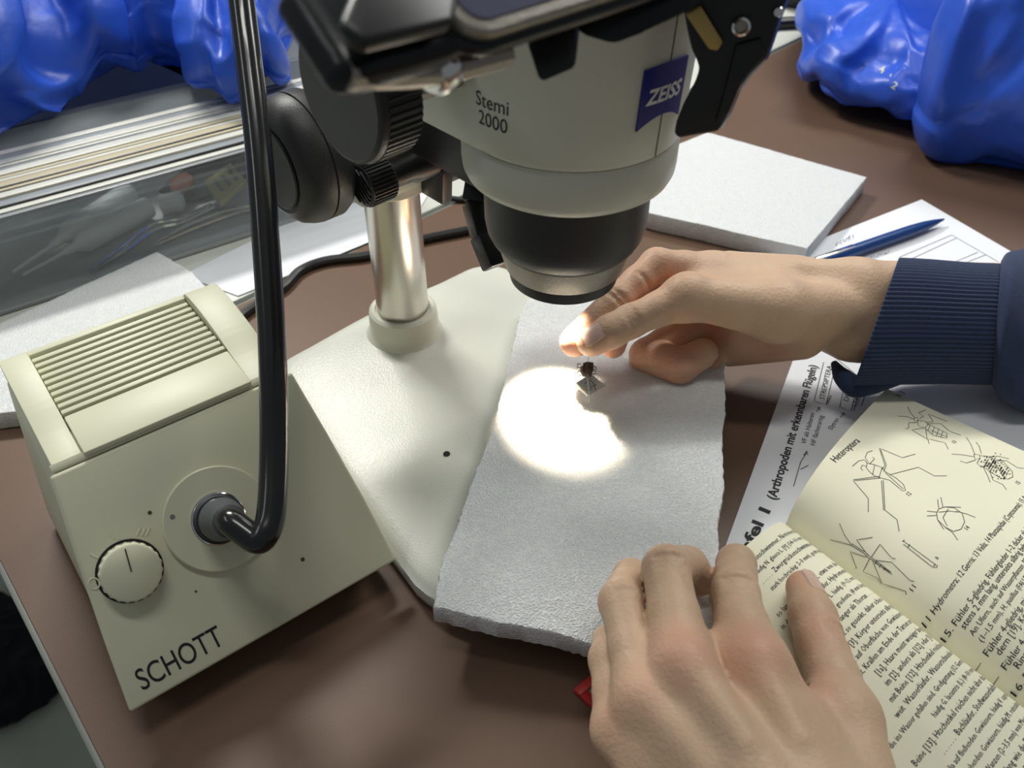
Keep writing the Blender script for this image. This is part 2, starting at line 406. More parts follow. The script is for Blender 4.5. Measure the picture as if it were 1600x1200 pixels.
em = mk('emblem_plate', fixn((v, f)), M['blue'], hd, smooth=40, label='blue emblem plate reading ZEISS')
ww = text_w('ZEISS', 8.0, bold=.03, sx=.95)
mk('lettering', text_on('ZEISS', 8.0, on_body(-1.4-ww/2, 236.8, 1.2), bold=.03, sx=.95, shear=.18, res=4), M['white'], em, smooth=0)
# serif strokes of the emblem letters
# lower ring, lens barrel, trim ring, front rim
mk('lower_ring', lathe(HX, Z, [(30,190.5),(37,190),(41,190.6),(43.6,192.4),(45.0,195.5),(45.4,199),(45.4,210.5),(44.6,211.8),(30,211.8)], 96), M['cream'], mic)
mk('lens_barrel', lathe(HX, Z, [(0,156.5),(31.0,156.5),(33.4,159.2),(35.3,163.2),(36.2,168.5),(36.3,176),(36.3,191),(0,191)], 96), M['blacktex'], mic)
mk('trim_ring', lathe(HX, Z, [(20,143.5),(26.8,143.5),(27.4,144.2),(30.6,155.5),(30.2,156.6),(20,156.6)], 96), M['greymetal'], mic)
rim = mk('lens_rim', lathe(HX, Z, [(21,137),(24.2,136.4),(25.0,137),(25.8,141),(26.2,143.6),(20,143.6),(20,139)], 96), M['black'], mic)
mk('front_lens', lathe(HX, Z, [(0,139.2),(12,139.6),(21,140.8),(21,142),(0,142)], 48), M['glass'], rim)
# jointed black bracket hanging beside the barrel
bq = [V(-8,415,186), V(-15,400,166), V(-18,388,152), V(-14,379,139), V(-8,370,127)]
cb_ = crom(bq, 4)
for i in range(0, len(cb_)-2, 4):
    a, b = cb_[i], cb_[min(i+4, len(cb_)-1)]; L_ = np.linalg.norm(b-a)
    ax_, bx_, dx_ = basis(b-a)
    mk('bracket_link', box((a+b)/2, (ax_, bx_, dx_), (5.6, 6.2, L_/2+.6), 1.4), M['black'], mic)
# zoom knobs with ribbed rim
def zoomknob(side):
    o = Hd(side*96, -20, 245); ax = -U*side
    k = mk('zoom_knob', ribbed(o, ax, 26.2, 3.2, 17, 58, .035, [(0,0),(23.8,0),(25.2,.7),(25.8,2.6),(25.8,3.1)], [(25.6,17.2),(24,18.5),(0,18.5)]), M['black'], mic)
    mk('knob_cap', lathe(o-ax*.25, ax, [(0,0),(23.6,0),(23.8,.3),(0,.3)], 64), M['blacktex'], k, label='matt dark grey disc on the knob')
    mk('knob_shaft', lathe(o+ax*18, ax, [(0,0),(11,0),(11.5,1),(11.5,33),(0,33)], 36), M['blacktex'], k)
zoomknob(-1); zoomknob(1)
# binocular tubes leaning towards the user
ed = unit(G*math.cos(.75)+Z*math.sin(.75))
for sd in (-1, 1):
    o = Hd(sd*29, 18, 282)
    tb = mk('eyepiece_tube', lathe(o, ed, [(0,-12),(17,-12),(17,30),(16,32),(16,40),(0,40)], 40), M['cream'], mic)
    mk('eyepiece', lathe(o, ed, [(0,38),(18.5,38),(19,39),(19,58),(17,62),(0,62)], 40), M['black'], tb)

# ================================================================== phone on its eyepiece holder (close to the camera)
A0 = D(742, 92, 205)
pv = unit(-G*.80+Z*.60); pn = np.cross(U, pv); pn = pn if pn[2] > 0 else -pn
ph = thing('smartphone', 'dark smartphone lying screen-up in the holder above the microscope', 'smartphone', A0)
def pq(a, b, c): return A0+U*a+pv*b+pn*c
def rrect(x0, x1, y0, y1, r, n=6):
    o = []
    for cx, cy, a0 in ((x1-r,y0+r,270),(x1-r,y1-r,0),(x0+r,y1-r,90),(x0+r,y0+r,180)):
        for i in range(n+1):
            t = math.radians(a0+90*i/n); o.append((cx+r*math.cos(t), cy+r*math.sin(t)))
    return o
bd = mk('body', prism([pq(a,b,0) for a,b in rrect(-6,150,0,74,9)], pn*8.5, 1.6, 3), M['greymetal'], ph)
mk('screen', prism([pq(a,b,8.5) for a,b in rrect(-2.5,146.5,3.5,70.5,6)], pn*.5), M['screen'], ph)
mk('side_bumper', prism([pq(a,b,2.5) for a,b in rrect(-8,152,-2,76,10)], pn*3, .8), M['gloss'], ph)
hold = thing('phone_holder', 'black eyepiece phone holder with clamp block and brass-hinged jaw', 'phone holder', A0-pn*20)
mk('tray', prism([pq(a,b,-1) for a,b in rrect(2,140,4,70,8)], pn*-5, 1.2), M['black'], hold)
cbk = []
for (px, py, d) in ((452,-40,190),(522,70,184),(548,108,182),(600,112,186),(735,72,198),(748,20,203),(742,-60,212)):
    cbk.append(D(px, py, d))
mk('clamp_block', prism(cbk, -pn*9+U*-4, 4.2, 4), M['gloss'], hold)
cb2 = [D(px,py,d) for px,py,d in ((520,60,178),(560,92,178),(700,56,192),(712,-30,205),(560,-40,190))]
mk('clamp_pad', prism(cb2, pn*5, 2, 3), M['black'], hold)
mk('spring_screw', lathe(D(668,112,206), U, [(0,0),(5,0),(6,1.5),(6,5),(5,6.5),(0,6.5)], 24), M['chrome'], hold)
mk('support_rail', tube([D(540,118,186), D(680,112,205), D(790,86,222)], 3.2, 10), M['greymetal'], hold)
jw = [D(px,py,235) for px,py in ((820,66),(842,134),(902,108),(890,40),(860,20))]
mk('jaw', prism(jw, V(3,26,6), 1.5), M['black'], hold)
jw2 = [D(px,py,240) for px,py in ((872,10),(905,60),(960,76),(1000,60),(1090,18),(1110,-40),(880,-40))]
mk('jaw_bracket', prism(jw2, V(2,24,4), 3), M['gloss'], hold)
hk = [(1062,-30),(1070,30),(1075,55),(1080,76),(1090,98),(1092,108),(1086,126),(1068,160),(1056,190),(1053,208),(1060,216),(1090,210),(1122,205),(1134,186),(1152,142),(1172,116),(1196,92),(1209,55),(1220,20),(1240,-30)]
def hkp(px, py, o=0): return hit(px, py, V(72,292-o,250), unit(V(-.18,-1,.1)))
arm_ = mk('clamp_arm', prism([hkp(a,b) for a,b in hk], V(4.5,12,-4.5), 1.6, 3), M['black'], hold)
mk('arm_ridge', prism([hkp(a,b,1.5) for a,b in ((1150,70),(1190,60),(1196,88),(1160,128),(1140,176),(1124,196),(1118,190),(1130,150))], V(.5,4,0), 1.0), M['black'], arm_)
q = hkp(1158,41,.5)
rv = mk('rivet', lathe(q, V(-.18,-1,.1), [(1.6,0),(1.6,.6),(2.2,1.6),(3.0,1.2),(3.2,0)], 28), M['chrome'], arm_)
mk('rivet_pin', lathe(q, V(-.18,-1,.1), [(0,.5),(1.7,.5),(1.7,0)], 20), M['greymetal'], rv)
q = hkp(1216,18,.5)
mk('rivet', lathe(q, V(-.18,-1,.1), [(0,1.4),(1.4,1.2),(1.8,.4),(1.8,-1)], 20), M['chrome'], arm_)
mk('brass_strip', prism([hkp(a,b,3) for a,b in ((1072,24),(1096,10),(1130,66),(1122,80),(1108,78))], V(0,3,0), .6), M['brass'], hold)

# ================================================================== fibre optic light source
AL = math.radians(37.5); BU = V(math.cos(AL), math.sin(AL), 0); BV = V(-math.sin(AL), math.cos(AL), 0)
T0 = V(-192,253,0)
def B(a, b, z): return T0+BU*a+BV*b+Z*z
ls = thing('light_source', 'cream fibre optic light source with slotted top and SCHOTT on sloping front', 'light source', B(55,10,0))
# housing: side profile lofted across the width, wider towards the foot
def hsec(a_top, a_bot):
    prof = [(-62,16),(-2.0,93.5),(4,100),(12,101.5),(70,103),(80,100),(84,90),(84,6),(-50,6)]
    return [B(a_bot+(a_top-a_bot)*min(1,max(0,(z-6)/95)), b, z) for b, z in prof]
hp_ = [hsec(3,-6), hsec(8,-2), hsec(104,112), hsec(109,116)]
sh = [3.0, 0, 0, 3.0]
v = []; f = []
secs = [hsec(4,-7), hsec(1.5,-9), hsec(109.5,117)]
la, lb = hsec(2.5,-8), hsec(108.5,116.5)
n = len(la); v = [tuple(p) for p in la]+[tuple(p) for p in lb]
f = [list(range(n))[::-1], [n+i for i in range(n)]]+[[i,(i+1)%n,n+(i+1)%n,n+i] for i in range(n)]
bm = bmesh.new(); vv = [bm.verts.new(p) for p in v]
for q in f: bm.faces.new([vv[i] for i in q])
bmesh.ops.recalc_face_normals(bm, faces=bm.faces)
bmesh.ops.bevel(bm, geom=list(bm.edges), offset=4.5, segments=3, affect='EDGES', profile=.5, clamp_overlap=True)
mk('housing', bm_out(bm), M['box'], ls, smooth=40)
# raised shoulders either side of the vent
def shoulder(a0, a1, lean):
    prof = [(2,99),(4,101),(22,103.5),(40,107.5),(60,110),(76,109.5),(82,106),(83,100)]
    prof = [tuple(q) for q in crom([V(b,z,0)[:2] for b,z in prof], 4)]
    return prism([B(a0,b,z) for b,z in prof]+[B(a0,83,98),B(a0,2,98)], BU*(a1-a0), 2.0, 3)
mk('shoulder', shoulder(2.5,15,0), M['box'], ls, smooth=50)
mk('shoulder', shoulder(92,108.5,0), M['box'], ls, smooth=50)
mk('vent_floor', prism([B(15,20,101.8),B(92,20,101.8),B(92,79,102.4),B(15,79,102.4)], V(0,0,.9)), M['slot'], ls, smooth=0)  # colour darkened to stand in for the shade of deeper slots
mk('blank_cover', prism([B(15.5,1,101),B(91.5,1,101),B(91.5,26.5,103),B(15.5,26.5,103)], V(0,0,2.6), .7), M['box'], ls)
for k in range(10):
    b0 = 29.3+k*5.0
    mk('vent_slat', prism([B(15.5,b0,102.6),B(91.5,b0,102.6),B(91.5,b0+2.5,102.9),B(15.5,b0+2.5,102.9)], V(0,0,2.4), .35), M['box'], ls)
mk('rear_lip', prism([B(15,78.5,100),B(92,78.5,100),B(92,83,100),B(15,83,100)], V(0,0,6.5), 1), M['box'], ls)
# sloping front panel
pb0, pt0 = B(-12.6,-67.3,20), B(0,0,100)
WU = unit(BV*67.3+Z*80); PN = unit(np.cross(BU, WU)); PN = PN if PN[2] > 0 else -PN
def plate(px, py, off=0.0): return hit(px, py, B(0,0,100)+PN*0, PN)+PN*off
PA, PB_ = B(-12.6,-67.3,20), B(119.4,-67.3,20)
edge_r = [B(111,0,100), B(114.2,-20,76.2), B(117.2,-42,50), B(119.4,-67.3,20)]
pl = [PA, PB_]+[edge_r[2], edge_r[1], edge_r[0]]+[B(0,0,100), B(-5,-24,71.5), B(-9.5,-48,43)]
pm = mk('front_panel', prism([p-PN*4 for p in pl], PN*4, 1.6, 3), M['panel'], ls, smooth=40)
mk('panel_rim', prism([B(1.5,1.5,99),B(109.5,1.5,99),B(109.5,4,101),B(1.5,4,101)], V(0,0,1.2), .6), M['box'], ls)
dc = plate(340,810)
dsk = mk('socket_disc', lathe(dc, PN, [(0,0),(23.6,0),(23.6,2.2),(23.0,2.9),(11.8,2.9),(11.6,1.2),(0,1.2)], 80), M['panel'], ls)
mk('socket_ring', lathe(dc, PN, [(8.0,1.2),(11.7,1.2),(11.7,3.9),(11.2,4.3),(9.8,4.0),(9.3,2.2),(8,2.0)], 56), M['chrome'], dsk)
for px, py in ((268,807),): mk('screw', lathe(plate(px,py,2.9), PN, [(0,.35),(1.0,.35),(1.1,0)], 16), M['greymetal'], dsk)
for px, py, r in ((234,801,.8),(473,874,.9),(306,924,.5)): mk('screw', lathe(plate(px,py), PN, [(0,.4),(r,.3),(r*1.1,0)], 12), M['slot'], pm)
kc = plate(203,892)
kb = mk('dial_knob', ribbed(kc, PN, 12.6, 1.6, 6.6, 22, .045, [(0,.2),(12.3,.2),(12.3,1.5)], [(12.2,6.8),(11.9,8.0),(11.0,8.6),(0,8.7)]), M['panel'], ls)
mk('knob_recess', lathe(kc, PN, [(12.4,.05),(13.6,.05),(13.6,.2),(12.4,.2)], 44), M['ink'], kb)
kt = plate(197,880); pdir = unit(plate(190,848)-plate(200,884))
mk('pointer_line', prism([kc+PN*8.75+pdir*.5-BU*.3, kc+PN*8.75+pdir*.5+BU*.3, kc+PN*8.75+pdir*10.5+BU*.3, kc+PN*8.75+pdir*10.5-BU*.3], PN*.12), M['slot'], kb, smooth=0)
def mark(p0, p1, wd=.45):
    a, b = plate(*p0), plate(*p1); return tube([a, (a+b)/2, b], wd, 8, 3)
mk('dial_mark', mark((141,866),(153,872)), M['box'], pm)
for x in (0, 8): mk('dial_mark', mark((171+x,829),(178+x,842)), M['box'], pm)
for x in (0, 8, 15): mk('dial_mark', mark((219+x,825),(214+x,837)), M['box'], pm)
c_ = plate(147,912); mk('dial_mark', tube([c_+(BU*math.cos(t)+WU*math.sin(t)*1.2)*2.0 for t in np.linspace(0, 2*math.pi, 15)], .45, 8, 2, cap=False), M['box'], pm)
tl, tr = plate(222,1080,.15), plate(352,1005,.15); td = unit(tr-tl); tu = unit(np.cross(PN, td))
wS = text_w('SCHOTT', 1.0, bold=.012, sx=1.0); tw = np.linalg.norm(tr-tl)
szt = 13.5; sxx = tw/(wS*szt)
mk('lettering', text_on('SCHOTT', szt, lambda x, y: tl+td*x+tu*y, bold=.004, sx=sxx, res=6), M['ink'], pm, smooth=0, label='black lettering SCHOTT')
for a, b in ((8,-42),(100,-42),(8,72),(100,72)):
    mk('foot', lathe(B(a,b,0), Z, [(0,0),(7,0),(8,2),(8,7),(0,7)], 20), M['black'], ls)

# ================================================================== light guide (hose) plugged into it
lg = thing('light_guide', 'black fibre optic hose rising from the grey plug in front panel', 'light guide', dc)
mk('plug', lathe(dc, PN, [(0,1.4),(8.6,1.4),(8.6,9),(9.6,9.4),(9.6,11),(9.2,15),(7.6,22),(7.0,27),(7.0,28.5),(5.9,29),(5.9,31),(0,31)], 44), M['plugrub'], lg)
pe = dc+PN*30
hose = [pe-PN*3, pe+PN*3, D(398,842,366), D(414,834,366), D(424,798,370), D(428,700,378), D(426,560,384), D(417,400,392), D(404,230,400), D(388,90,408), D(372,-50,414)]
top = hose[-1]
hose += [top+V(-4,40,55), V(-140,560,360), V(-100,640,410), V(-40,620,420), V(6,520,390), V(18,462,330), V(16,452,260), V(12,448,205)]
mk('hose', tube(hose, [5.6,5.8,6.0]+[6.1]*(len(hose)-3), 20, 10), M['rubber'], lg)
gn = [V(12,448,208), V(10,447,185), V(6,445,165), V(2,440,150), V(3,434,141), V(6,428,136)]
cg_ = crom(gn, 5)
for i in range(0, len(cg_)-2, 3):
    a, b = cg_[i], cg_[min(i+3, len(cg_)-1)]
    mk('neck_segment', lathe(a, b-a, [(0,0),(5.8,0),(6.8,.8),(6.8,np.linalg.norm(b-a)-1.2),(5.6,np.linalg.norm(b-a)-.2),(0,np.linalg.norm(b-a)-.2)], 24), M['black'], lg)
tip = gn[-1]; spot_to = P(874,640,34); sdir = unit(spot_to-tip)
mk('light_tip', lathe(tip-sdir*6, sdir, [(5.0,0),(7.2,0),(7.4,9),(6.2,10),(5.0,10),(5.0,0)], 32), M['black'], lg)
sp = bpy.data.lights.new('fibre_light', 'SPOT'); sp.energy = 8.0; sp.spot_size = math.radians(36); sp.spot_blend = .65; sp.shadow_soft_size = .006; sp.color = (1.0, .86, .66)
so = bpy.data.objects.new('fibre_light', sp); COL.link(so); so.parent = lg
so.location = (tip+sdir*5-ORI[lg.name])/1000; so.rotation_euler = Vector(sdir).to_track_quat('-Z', 'Y').to_euler()

# ================================================================== foam pads
def foam_pad(name, label, corners, z0, z1, jit=1.2, bend=None, group=None):
    """slab with slightly ragged cut edges; corners = 3D points (xy used) in order"""
    o = []
    for i, p in enumerate(corners):
        q = corners[(i+1) % len(corners)]; L_ = np.linalg.norm((q-p)[:2]); k = max(2, int(L_/2.2))
        nrm = unit(V((q-p)[1], -(q-p)[0], 0))
        for j in range(k):
            b = p+(q-p)*j/k
            e = 0 if j == 0 else jit
            w = mnoise.noise(Vector((b[0]*.03, b[1]*.03, 3)))*jit*1.2 if j else 0
            o.append(b+nrm*(random.uniform(-.5,.5)*e*.5+w))
    n = len(o); c = sum(o)/n
    def zz(p): return bend(p) if bend else 0.0
    v = []; f = []
    for s, z in ((.992, z0), (1.0, z0+1), (1.0, z1-1.2), (.994, z1)):
        for p in o: q = c+(p-c)*s; v.append((q[0]+random.uniform(-.15,.15), q[1]+random.uniform(-.15,.15), z+zz(q)+random.uniform(-.1,.1)))
    for i in range(3):
        for k in range(n): f.append([i*n+k, i*n+(k+1)%n, (i+1)*n+(k+1)%n, (i+1)*n+k])
    # top: concentric rings
    rings = [.985, .93, .85, .75, .62, .48, .33, .18]
    prev = 3*n
    for s in rings:
        st_ = len(v)
        for p in o: q = c+(p-c)*s; v.append((q[0], q[1], z1+zz(q)))
        for k in range(n): f.append([prev+k, prev+(k+1)%n, st_+(k+1)%n, st_+k])
        prev = st_
    v.append((c[0], c[1], z1+zz(c)))
    for k in range(n): f.append([prev+k, prev+(k+1)%n, len(v)-1])
    f.append(list(range(n))[::-1])
    t = thing(name, label, 'foam pad', (c[0], c[1], z0), group)
    ob = mk('slab', fixn((v, f)), M['foam'], t, smooth=50)
    ob.data.materials.append(M['foamedge'])
    for p in ob.data.polygons:
        if abs(p.normal.z) < .6: p.material_index = 1
    return t
f1 = [P(*q, 34) for q in ((822,468),(800,540),(778,640),(742,740),(716,810),(690,880),(676,945),(930,998),(1120,1040),(1121,900),(1130,740),(1134,600),(1133,560),(1060,470),(900,440))]
f1 = [V(p[0], p[1], 0) for p in f1]
foam_pad('foam_pad', 'white foam pad lit by the bright spot beneath the lens', f1[::-1], 22.6, 34, 1.5, bend=lambda p: -5.0*max(0, (262-p[1])/40)**2 if p[1] < 262 else 0)
f2 = [V(*P(*q, 15)[:2], 0) for q in ((1105,206),(1355,277),(1262,389),(1006,331),(1000,250))]
foam_pad('foam_pad', 'white foam piece lying on brown table behind the wrist', f2[::-1], .6, 15, .5)
f3 = [V(*P(*q, 13)[:2], 0) for q in ((-90,545),(246,393),(300,425),(380,505))]+[V(-222,428,0), V(-262,392,0), V(-312,384,0), V(-410,420,0)]
foam_pad('foam_pad', 'white foam sheet behind the slotted light source', f3[::-1], .9, 13, .6)

# ================================================================== papers and pen
def sheet(name, label, pts, z, mat_, cat='paper sheet', th=.35):
    pts = [V(p[0], p[1], z) for p in pts]; t = thing(name, label, cat, sum(pts)/len(pts))
    mk('page', prism(pts, V(0,0,th)), mat_, t, smooth=0); return t
E1 = unit(V(.425,.905,0)); E2 = V(E1[1], -E1[0], 0); K0 = V(96,262,0)
key = sheet('key_sheet', 'white printed key sheet titled Arthropoden half under the open book', [K0, K0+E2*210, K0+E2*210+E1*297, K0+E1*297], .8, M['paper'])
zk = 1.35
def kxy(px, py): q = P(px, py, zk)-K0; return np.dot(q, E1), np.dot(q, E2)
def ktext(s, px, py, px2, py2, h, **k):       # text from pixel a to pixel b along the sheet
    a, b = P(px, py, zk), P(px2, py2, zk); d = unit(b-a); n_ = V(-d[1], d[0], 0)
    w0 = text_w(s, h, **{q: k[q] for q in k if q != 'sx'}); L_ = np.linalg.norm(b-a)
    return text_on(s, h, lambda x, y: a+d*x*L_/w0+n_*y, **k)
ti_ = [ktext('(Arthropoden mit erkennbaren Flügeln)', 1212,782, 1277,572, 7.4, bold=.022), ktext('Tafel 1', 1160,884, 1204,798, 8.6, bold=.03)]
ink = [ktext('VF als Halteren', 1259,694, 1273,646, 4.2), ktext('HF fächerartig', 1273,697, 1287,650, 4.2), ktext('STREPSIPTERA', 1288,625, 1300,572, 4.6),
        ktext('Elytren', 1300,672, 1311,655, 4.0), ktext('DIPTERA', 1325,628, 1338,590, 4.6), ktext('CERA', 1338,636, 1347,618, 4.2), ktext('selten', 1294,632, 1300,618, 2.6)]
def kline(pts, w=.45): return ribbon([P(a, b, zk) for a, b in pts], w, V(0,0,1))
ink += [kline([(1240,760),(1251,722),(1261,706)]), kline([(1251,733),(1263,727)]), kline([(1256,711),(1261,704),(1262,711)]), kline([(1276,643),(1281,636)]), kline([(1276,638),(1281,636),(1281,641)]),
        kline([(1272,627),(1287,566),(1305,572),(1291,632),(1272,627)]), kline([(1312,636),(1322,592),(1340,598),(1330,642),(1312,636)]), kline([(1334,642),(1342,612),(1352,616),(1346,634)]),
        kline([(1313,652),(1319,645)]), kline([(1314,646),(1319,645),(1320,650)])]
mk('ruled_lines', join(*[kline([(1520+i*12, 650+i*3),(1600+i*12, 690+i*3)], .4) for i in range(7)]), M['softink'], key, smooth=0)
mk('diagram', join(*ink), M['ink'], key, smooth=0); mk('title', ti_[0], M['ink'], key, smooth=0); mk('title', ti_[1], M['ink'], key, smooth=0)
FA, FB = unit(V(-.85,-.525,0)), unit(V(.45,-.893,0)); F0 = V(*P(1440,312,1.6)[:2], 0)
form = sheet('form_sheet', 'white ruled form sheet lying under the blue pen', [F0, F0+FA*210, F0+FA*210+FB*290, F0+FB*290], 1.5, M['paper'])
zf = 2.05
def fp(px, py): return P(px, py, zf)
lines = [ribbon([fp(a,b), fp(c,d)], .5, Z) for a,b,c,d in ((1487,367,1405,402),(1494,372,1425,404),(1487,367,1560,409),(1528,394,1490,410),(1540,398,1500,414))]
random.seed(9)
def scrib(x0, y0, x1, y1, h, n_):
    out = []; 
    for i in range(n_):
        t = i/n_; x = x0+(x1-x0)*t; y = y0+(y1-y0)*t
        q = [(x+random.uniform(-2,2), y+random.uniform(-h,h)) for _ in range(4)]
        out.append(ribbon([fp(*a) for a in q], .35, Z))
    return out
lines += scrib(1308,382,1336,368,4,8)+scrib(1318,391,1342,379,3,7)+scrib(1364,374,1418,354,2.5,14)+scrib(1362,402,1392,393,2.5,9)
mk('handwriting', join(*lines), M['penc'], form, smooth=0)
pa, pb = P(1474,343,7), P(1296,405,7); pd = unit(pb-pa)
pen = thing('ballpoint_pen', 'dark blue ballpoint pen lying on the ruled form sheet', 'pen', (pa+pb)/2-Z*5)
mk('barrel', lathe(pa, pd, [(0,0),(.9,.3),(1.2,2),(2.6,10),(3.9,22),(4.6,36),(4.8,60),(4.8,np.linalg.norm(pb-pa)-4)]+[(5.0,np.linalg.norm(pb-pa)-4),(5.0,140),(0,141)], 28), M['pen'], pen)
mk('clip', prism([pa+pd*a+V(-pd[1],pd[0],0)*b+Z*3.6 for a,b in ((98,-1.6),(98,1.6),(136,1.6),(136,-1.6))], Z*2.2, .5), M['chrome'], pen)
mk('point', lathe(pa-pd*1.2, pd, [(0,0),(.5,.2),(.9,1.6),(0,1.6)], 12), M['chrome'], pen)
ps = [P(*q, 1) for q in ((285,430),(545,300),(690,268),(640,352),(372,462))]
sheet('paper_sheet', 'plain white paper sheet on the pale table behind the steel column', ps, .6, M['paper'])

# ================================================================== open book
SD = unit(V(.611,-.792,0)); G0 = V(144,305,5); G1 = G0+SD*200
R0 = P(1385,607,15); RD = unit(P(1600,692,25)-R0); R1 = R0+RD*200; R1[2] = 27; L0 = V(50,220,9); L1 = L0+SD*200
bk = thing('open_book', 'open identification book with insect drawings on cream pages', 'book', (150,250,2))
def rpage(w, v_):
    t = v_
    a = G0+(G1-G0)*t; b = R0+(R1-R0)*t; p = a+(b-a)*w
    return p+Z*(21*math.sin(math.pi*min(1, max(w, 0)**.5)))
def lpage(w, v_):
    a = G0+(G1-G0)*v_; b = L0+(L1-L0)*v_; p = a+(b-a)*w
    return p+Z*(17*math.sin(math.pi*min(1, max(w, 0)**.55))*(1-.25*w))
def pageblock(fn, name, bottom):
    NU, NV = 40, 30
    v, f = grid(fn, NU, NV)
    top = mk(name, ([(p[0], p[1], p[2]) for p in v], f), M['page'], bk, smooth=180)
    rim = [i*(NV+1) for i in range(NU+1)]+[NU*(NV+1)+j for j in range(1, NV+1)]+[i*(NV+1)+NV for i in range(NU-1, -1, -1)]+[j for j in range(NV-1, 0, -1)]
    vv = [v[i] for i in rim]; n = len(vv)
    vv = [(a, b, c-.25) for a, b, c in vv]+[(a, b, bottom) for a, b, c in vv]
    ff = [[i, (i+1)%n, n+(i+1)%n, n+i] for i in range(n)]
    mk('page_block', (vv, ff), M['pageedge'], bk, smooth=0)
    return top
rp = pageblock(rpage, 'right_page', 2.6); lp = pageblock(lpage, 'left_page', 2.6)
rp.name = 'page'; lp.name = 'page.001'; ORI['page'] = ORI[bk.name]; ORI[rp.name] = ORI[bk.name]; ORI[lp.name] = ORI[bk.name]
rp['label'] = 'page with insect line drawings'; lp['label'] = 'page of dense text'
cv = [G0+(L0-G0)*.985+SD*5, G0+SD*5, G0+(R0-G0)*.985+SD*5, G1+(R1-G1)*.985-SD*2, G1-SD*2, G1+(L1-G1)*.985-SD*2]
mk('cover', prism([V(p[0],p[1],1.3) for p in cv], Z*1.2), M['cover'], bk, smooth=0)
def invpage(fn):
    ws = np.linspace(0, 1, 121); vs2 = np.linspace(0, 1, 161)
    tab = [(proj(fn(a, b)), a, b) for a in ws for b in vs2]
    xy = np.array([t[0] for t in tab])
    return lambda px, py: tab[int(np.argmin(((xy-np.array([px, py]))**2).sum(1)))][1:]
rinv, linv = invpage(rpage), invpage(lpage)
WR = np.linalg.norm(R0-G0)
def lift(fn, w, v_, o=.22):
    p = fn(w, v_); e = .004
    n_ = np.cross(fn(w+e, v_)-fn(w-e, v_), fn(w, v_+e)-fn(w, v_-e)); n_ = unit(n_); n_ = n_ if n_[2] > 0 else -n_
    return p+n_*o
def rtext(s, w0, v0, h, **k):                 # baseline runs outwards from the gutter
    S0 = rpage(w0, v0)[:2]; Wd = unit((R0-G0)[:2]); Wd = V(Wd[0]*.9925+Wd[1]*.1219, Wd[1]*.9925-Wd[0]*.1219); e = 1e-3
    def place(x, y):
        T = S0+Wd*x-SD[:2]*y; w, vv = w0+x/WR, v0-y/200
        for _ in range(4):                      # find the page point under the printed line
            p = rpage(w, vv)[:2]; J = np.stack([(rpage(w+e, vv)[:2]-p)/e, (rpage(w, vv+e)[:2]-p)/e], 1)
            dw, dv = np.linalg.solve(J, T-p); w += dw; vv += dv
        return lift(rpage, w, vv)
    return text_on(s, h, place, **k)
def ltext(s, w0, v0, h, **k):                 # baseline runs towards the gutter
    WL = np.linalg.norm(L0-G0)
    return text_on(s, h, lambda x, y: lift(lpage, max(.004, w0-x/WL), v0-y/200), **k)
pr = []
w_, v_ = rinv(1305,722); mk('heading', rtext('Heteroptera', w_, v_, 6.0, res=3, sx=.86), M['ink'], rp, smooth=0)
w_, v_ = rinv(1406,622); mk('page_number', rtext('313', w_, v_, 5.0, res=3), M['ink'], rp, smooth=0)
w_, v_ = rinv(1447,987); mk('caption', rtext('11 Hydrometra; 12 Gerris; 13 Velia; 14 Plastaspidae (Coptosoma); 15 Acanthosomatidae', w_, v_, 4.2, res=2, sx=.80, shear=.10), M['ink'], rp, smooth=0)
rl = [('15. Fühler 5-gliedrig. Fühlerglieder 1–2 dicker als 3–5 (nicht', 0, 4.2), ('stens 2 mm lang, unterseits silbrig behaart (18)  . . . . . . .', 6, 4.2), ('An Ufern, auch auf Wasserpflanzen. Pflanzensauger', 6, 3.5), ('(1–1,5 mm), H. pusillus (FALLEN) (2 mm).', 6, 3.5),
      ('–  Fühler 4-gliedrig, mit 2 dicken Grundgliedern', 0, 4.2), ('dern [19]. Körper 1–3 mm lang', 6, 4.2), ('–  Fühler 4-gliedrig, nicht verdickt, ohne', 0, 4.2), ('Ringelung . . . . . . . . . .', 6, 4.2), ('16. Rüssel lang u. dünn', 0, 4.2), ('Am Boden an feuchten', 6, 3.5), ('coleoptrata', 6, 3.5), ('–  Rüssel kurz', 0, 4.2), ('Körper lang', 6, 4.2), ('Schmale Wanzen', 6, 3.5)]
wa, va = rinv(1473,1011); wb, vb = rinv(1590,1100)
pitch = .0215
for i, (s, ind, h) in enumerate(rl): pr.append(rtext(s, wa+ind/WR, va+i*pitch, h, res=2, sx=.88))
mk('print', join(*pr), M['ink'], rp, smooth=0)
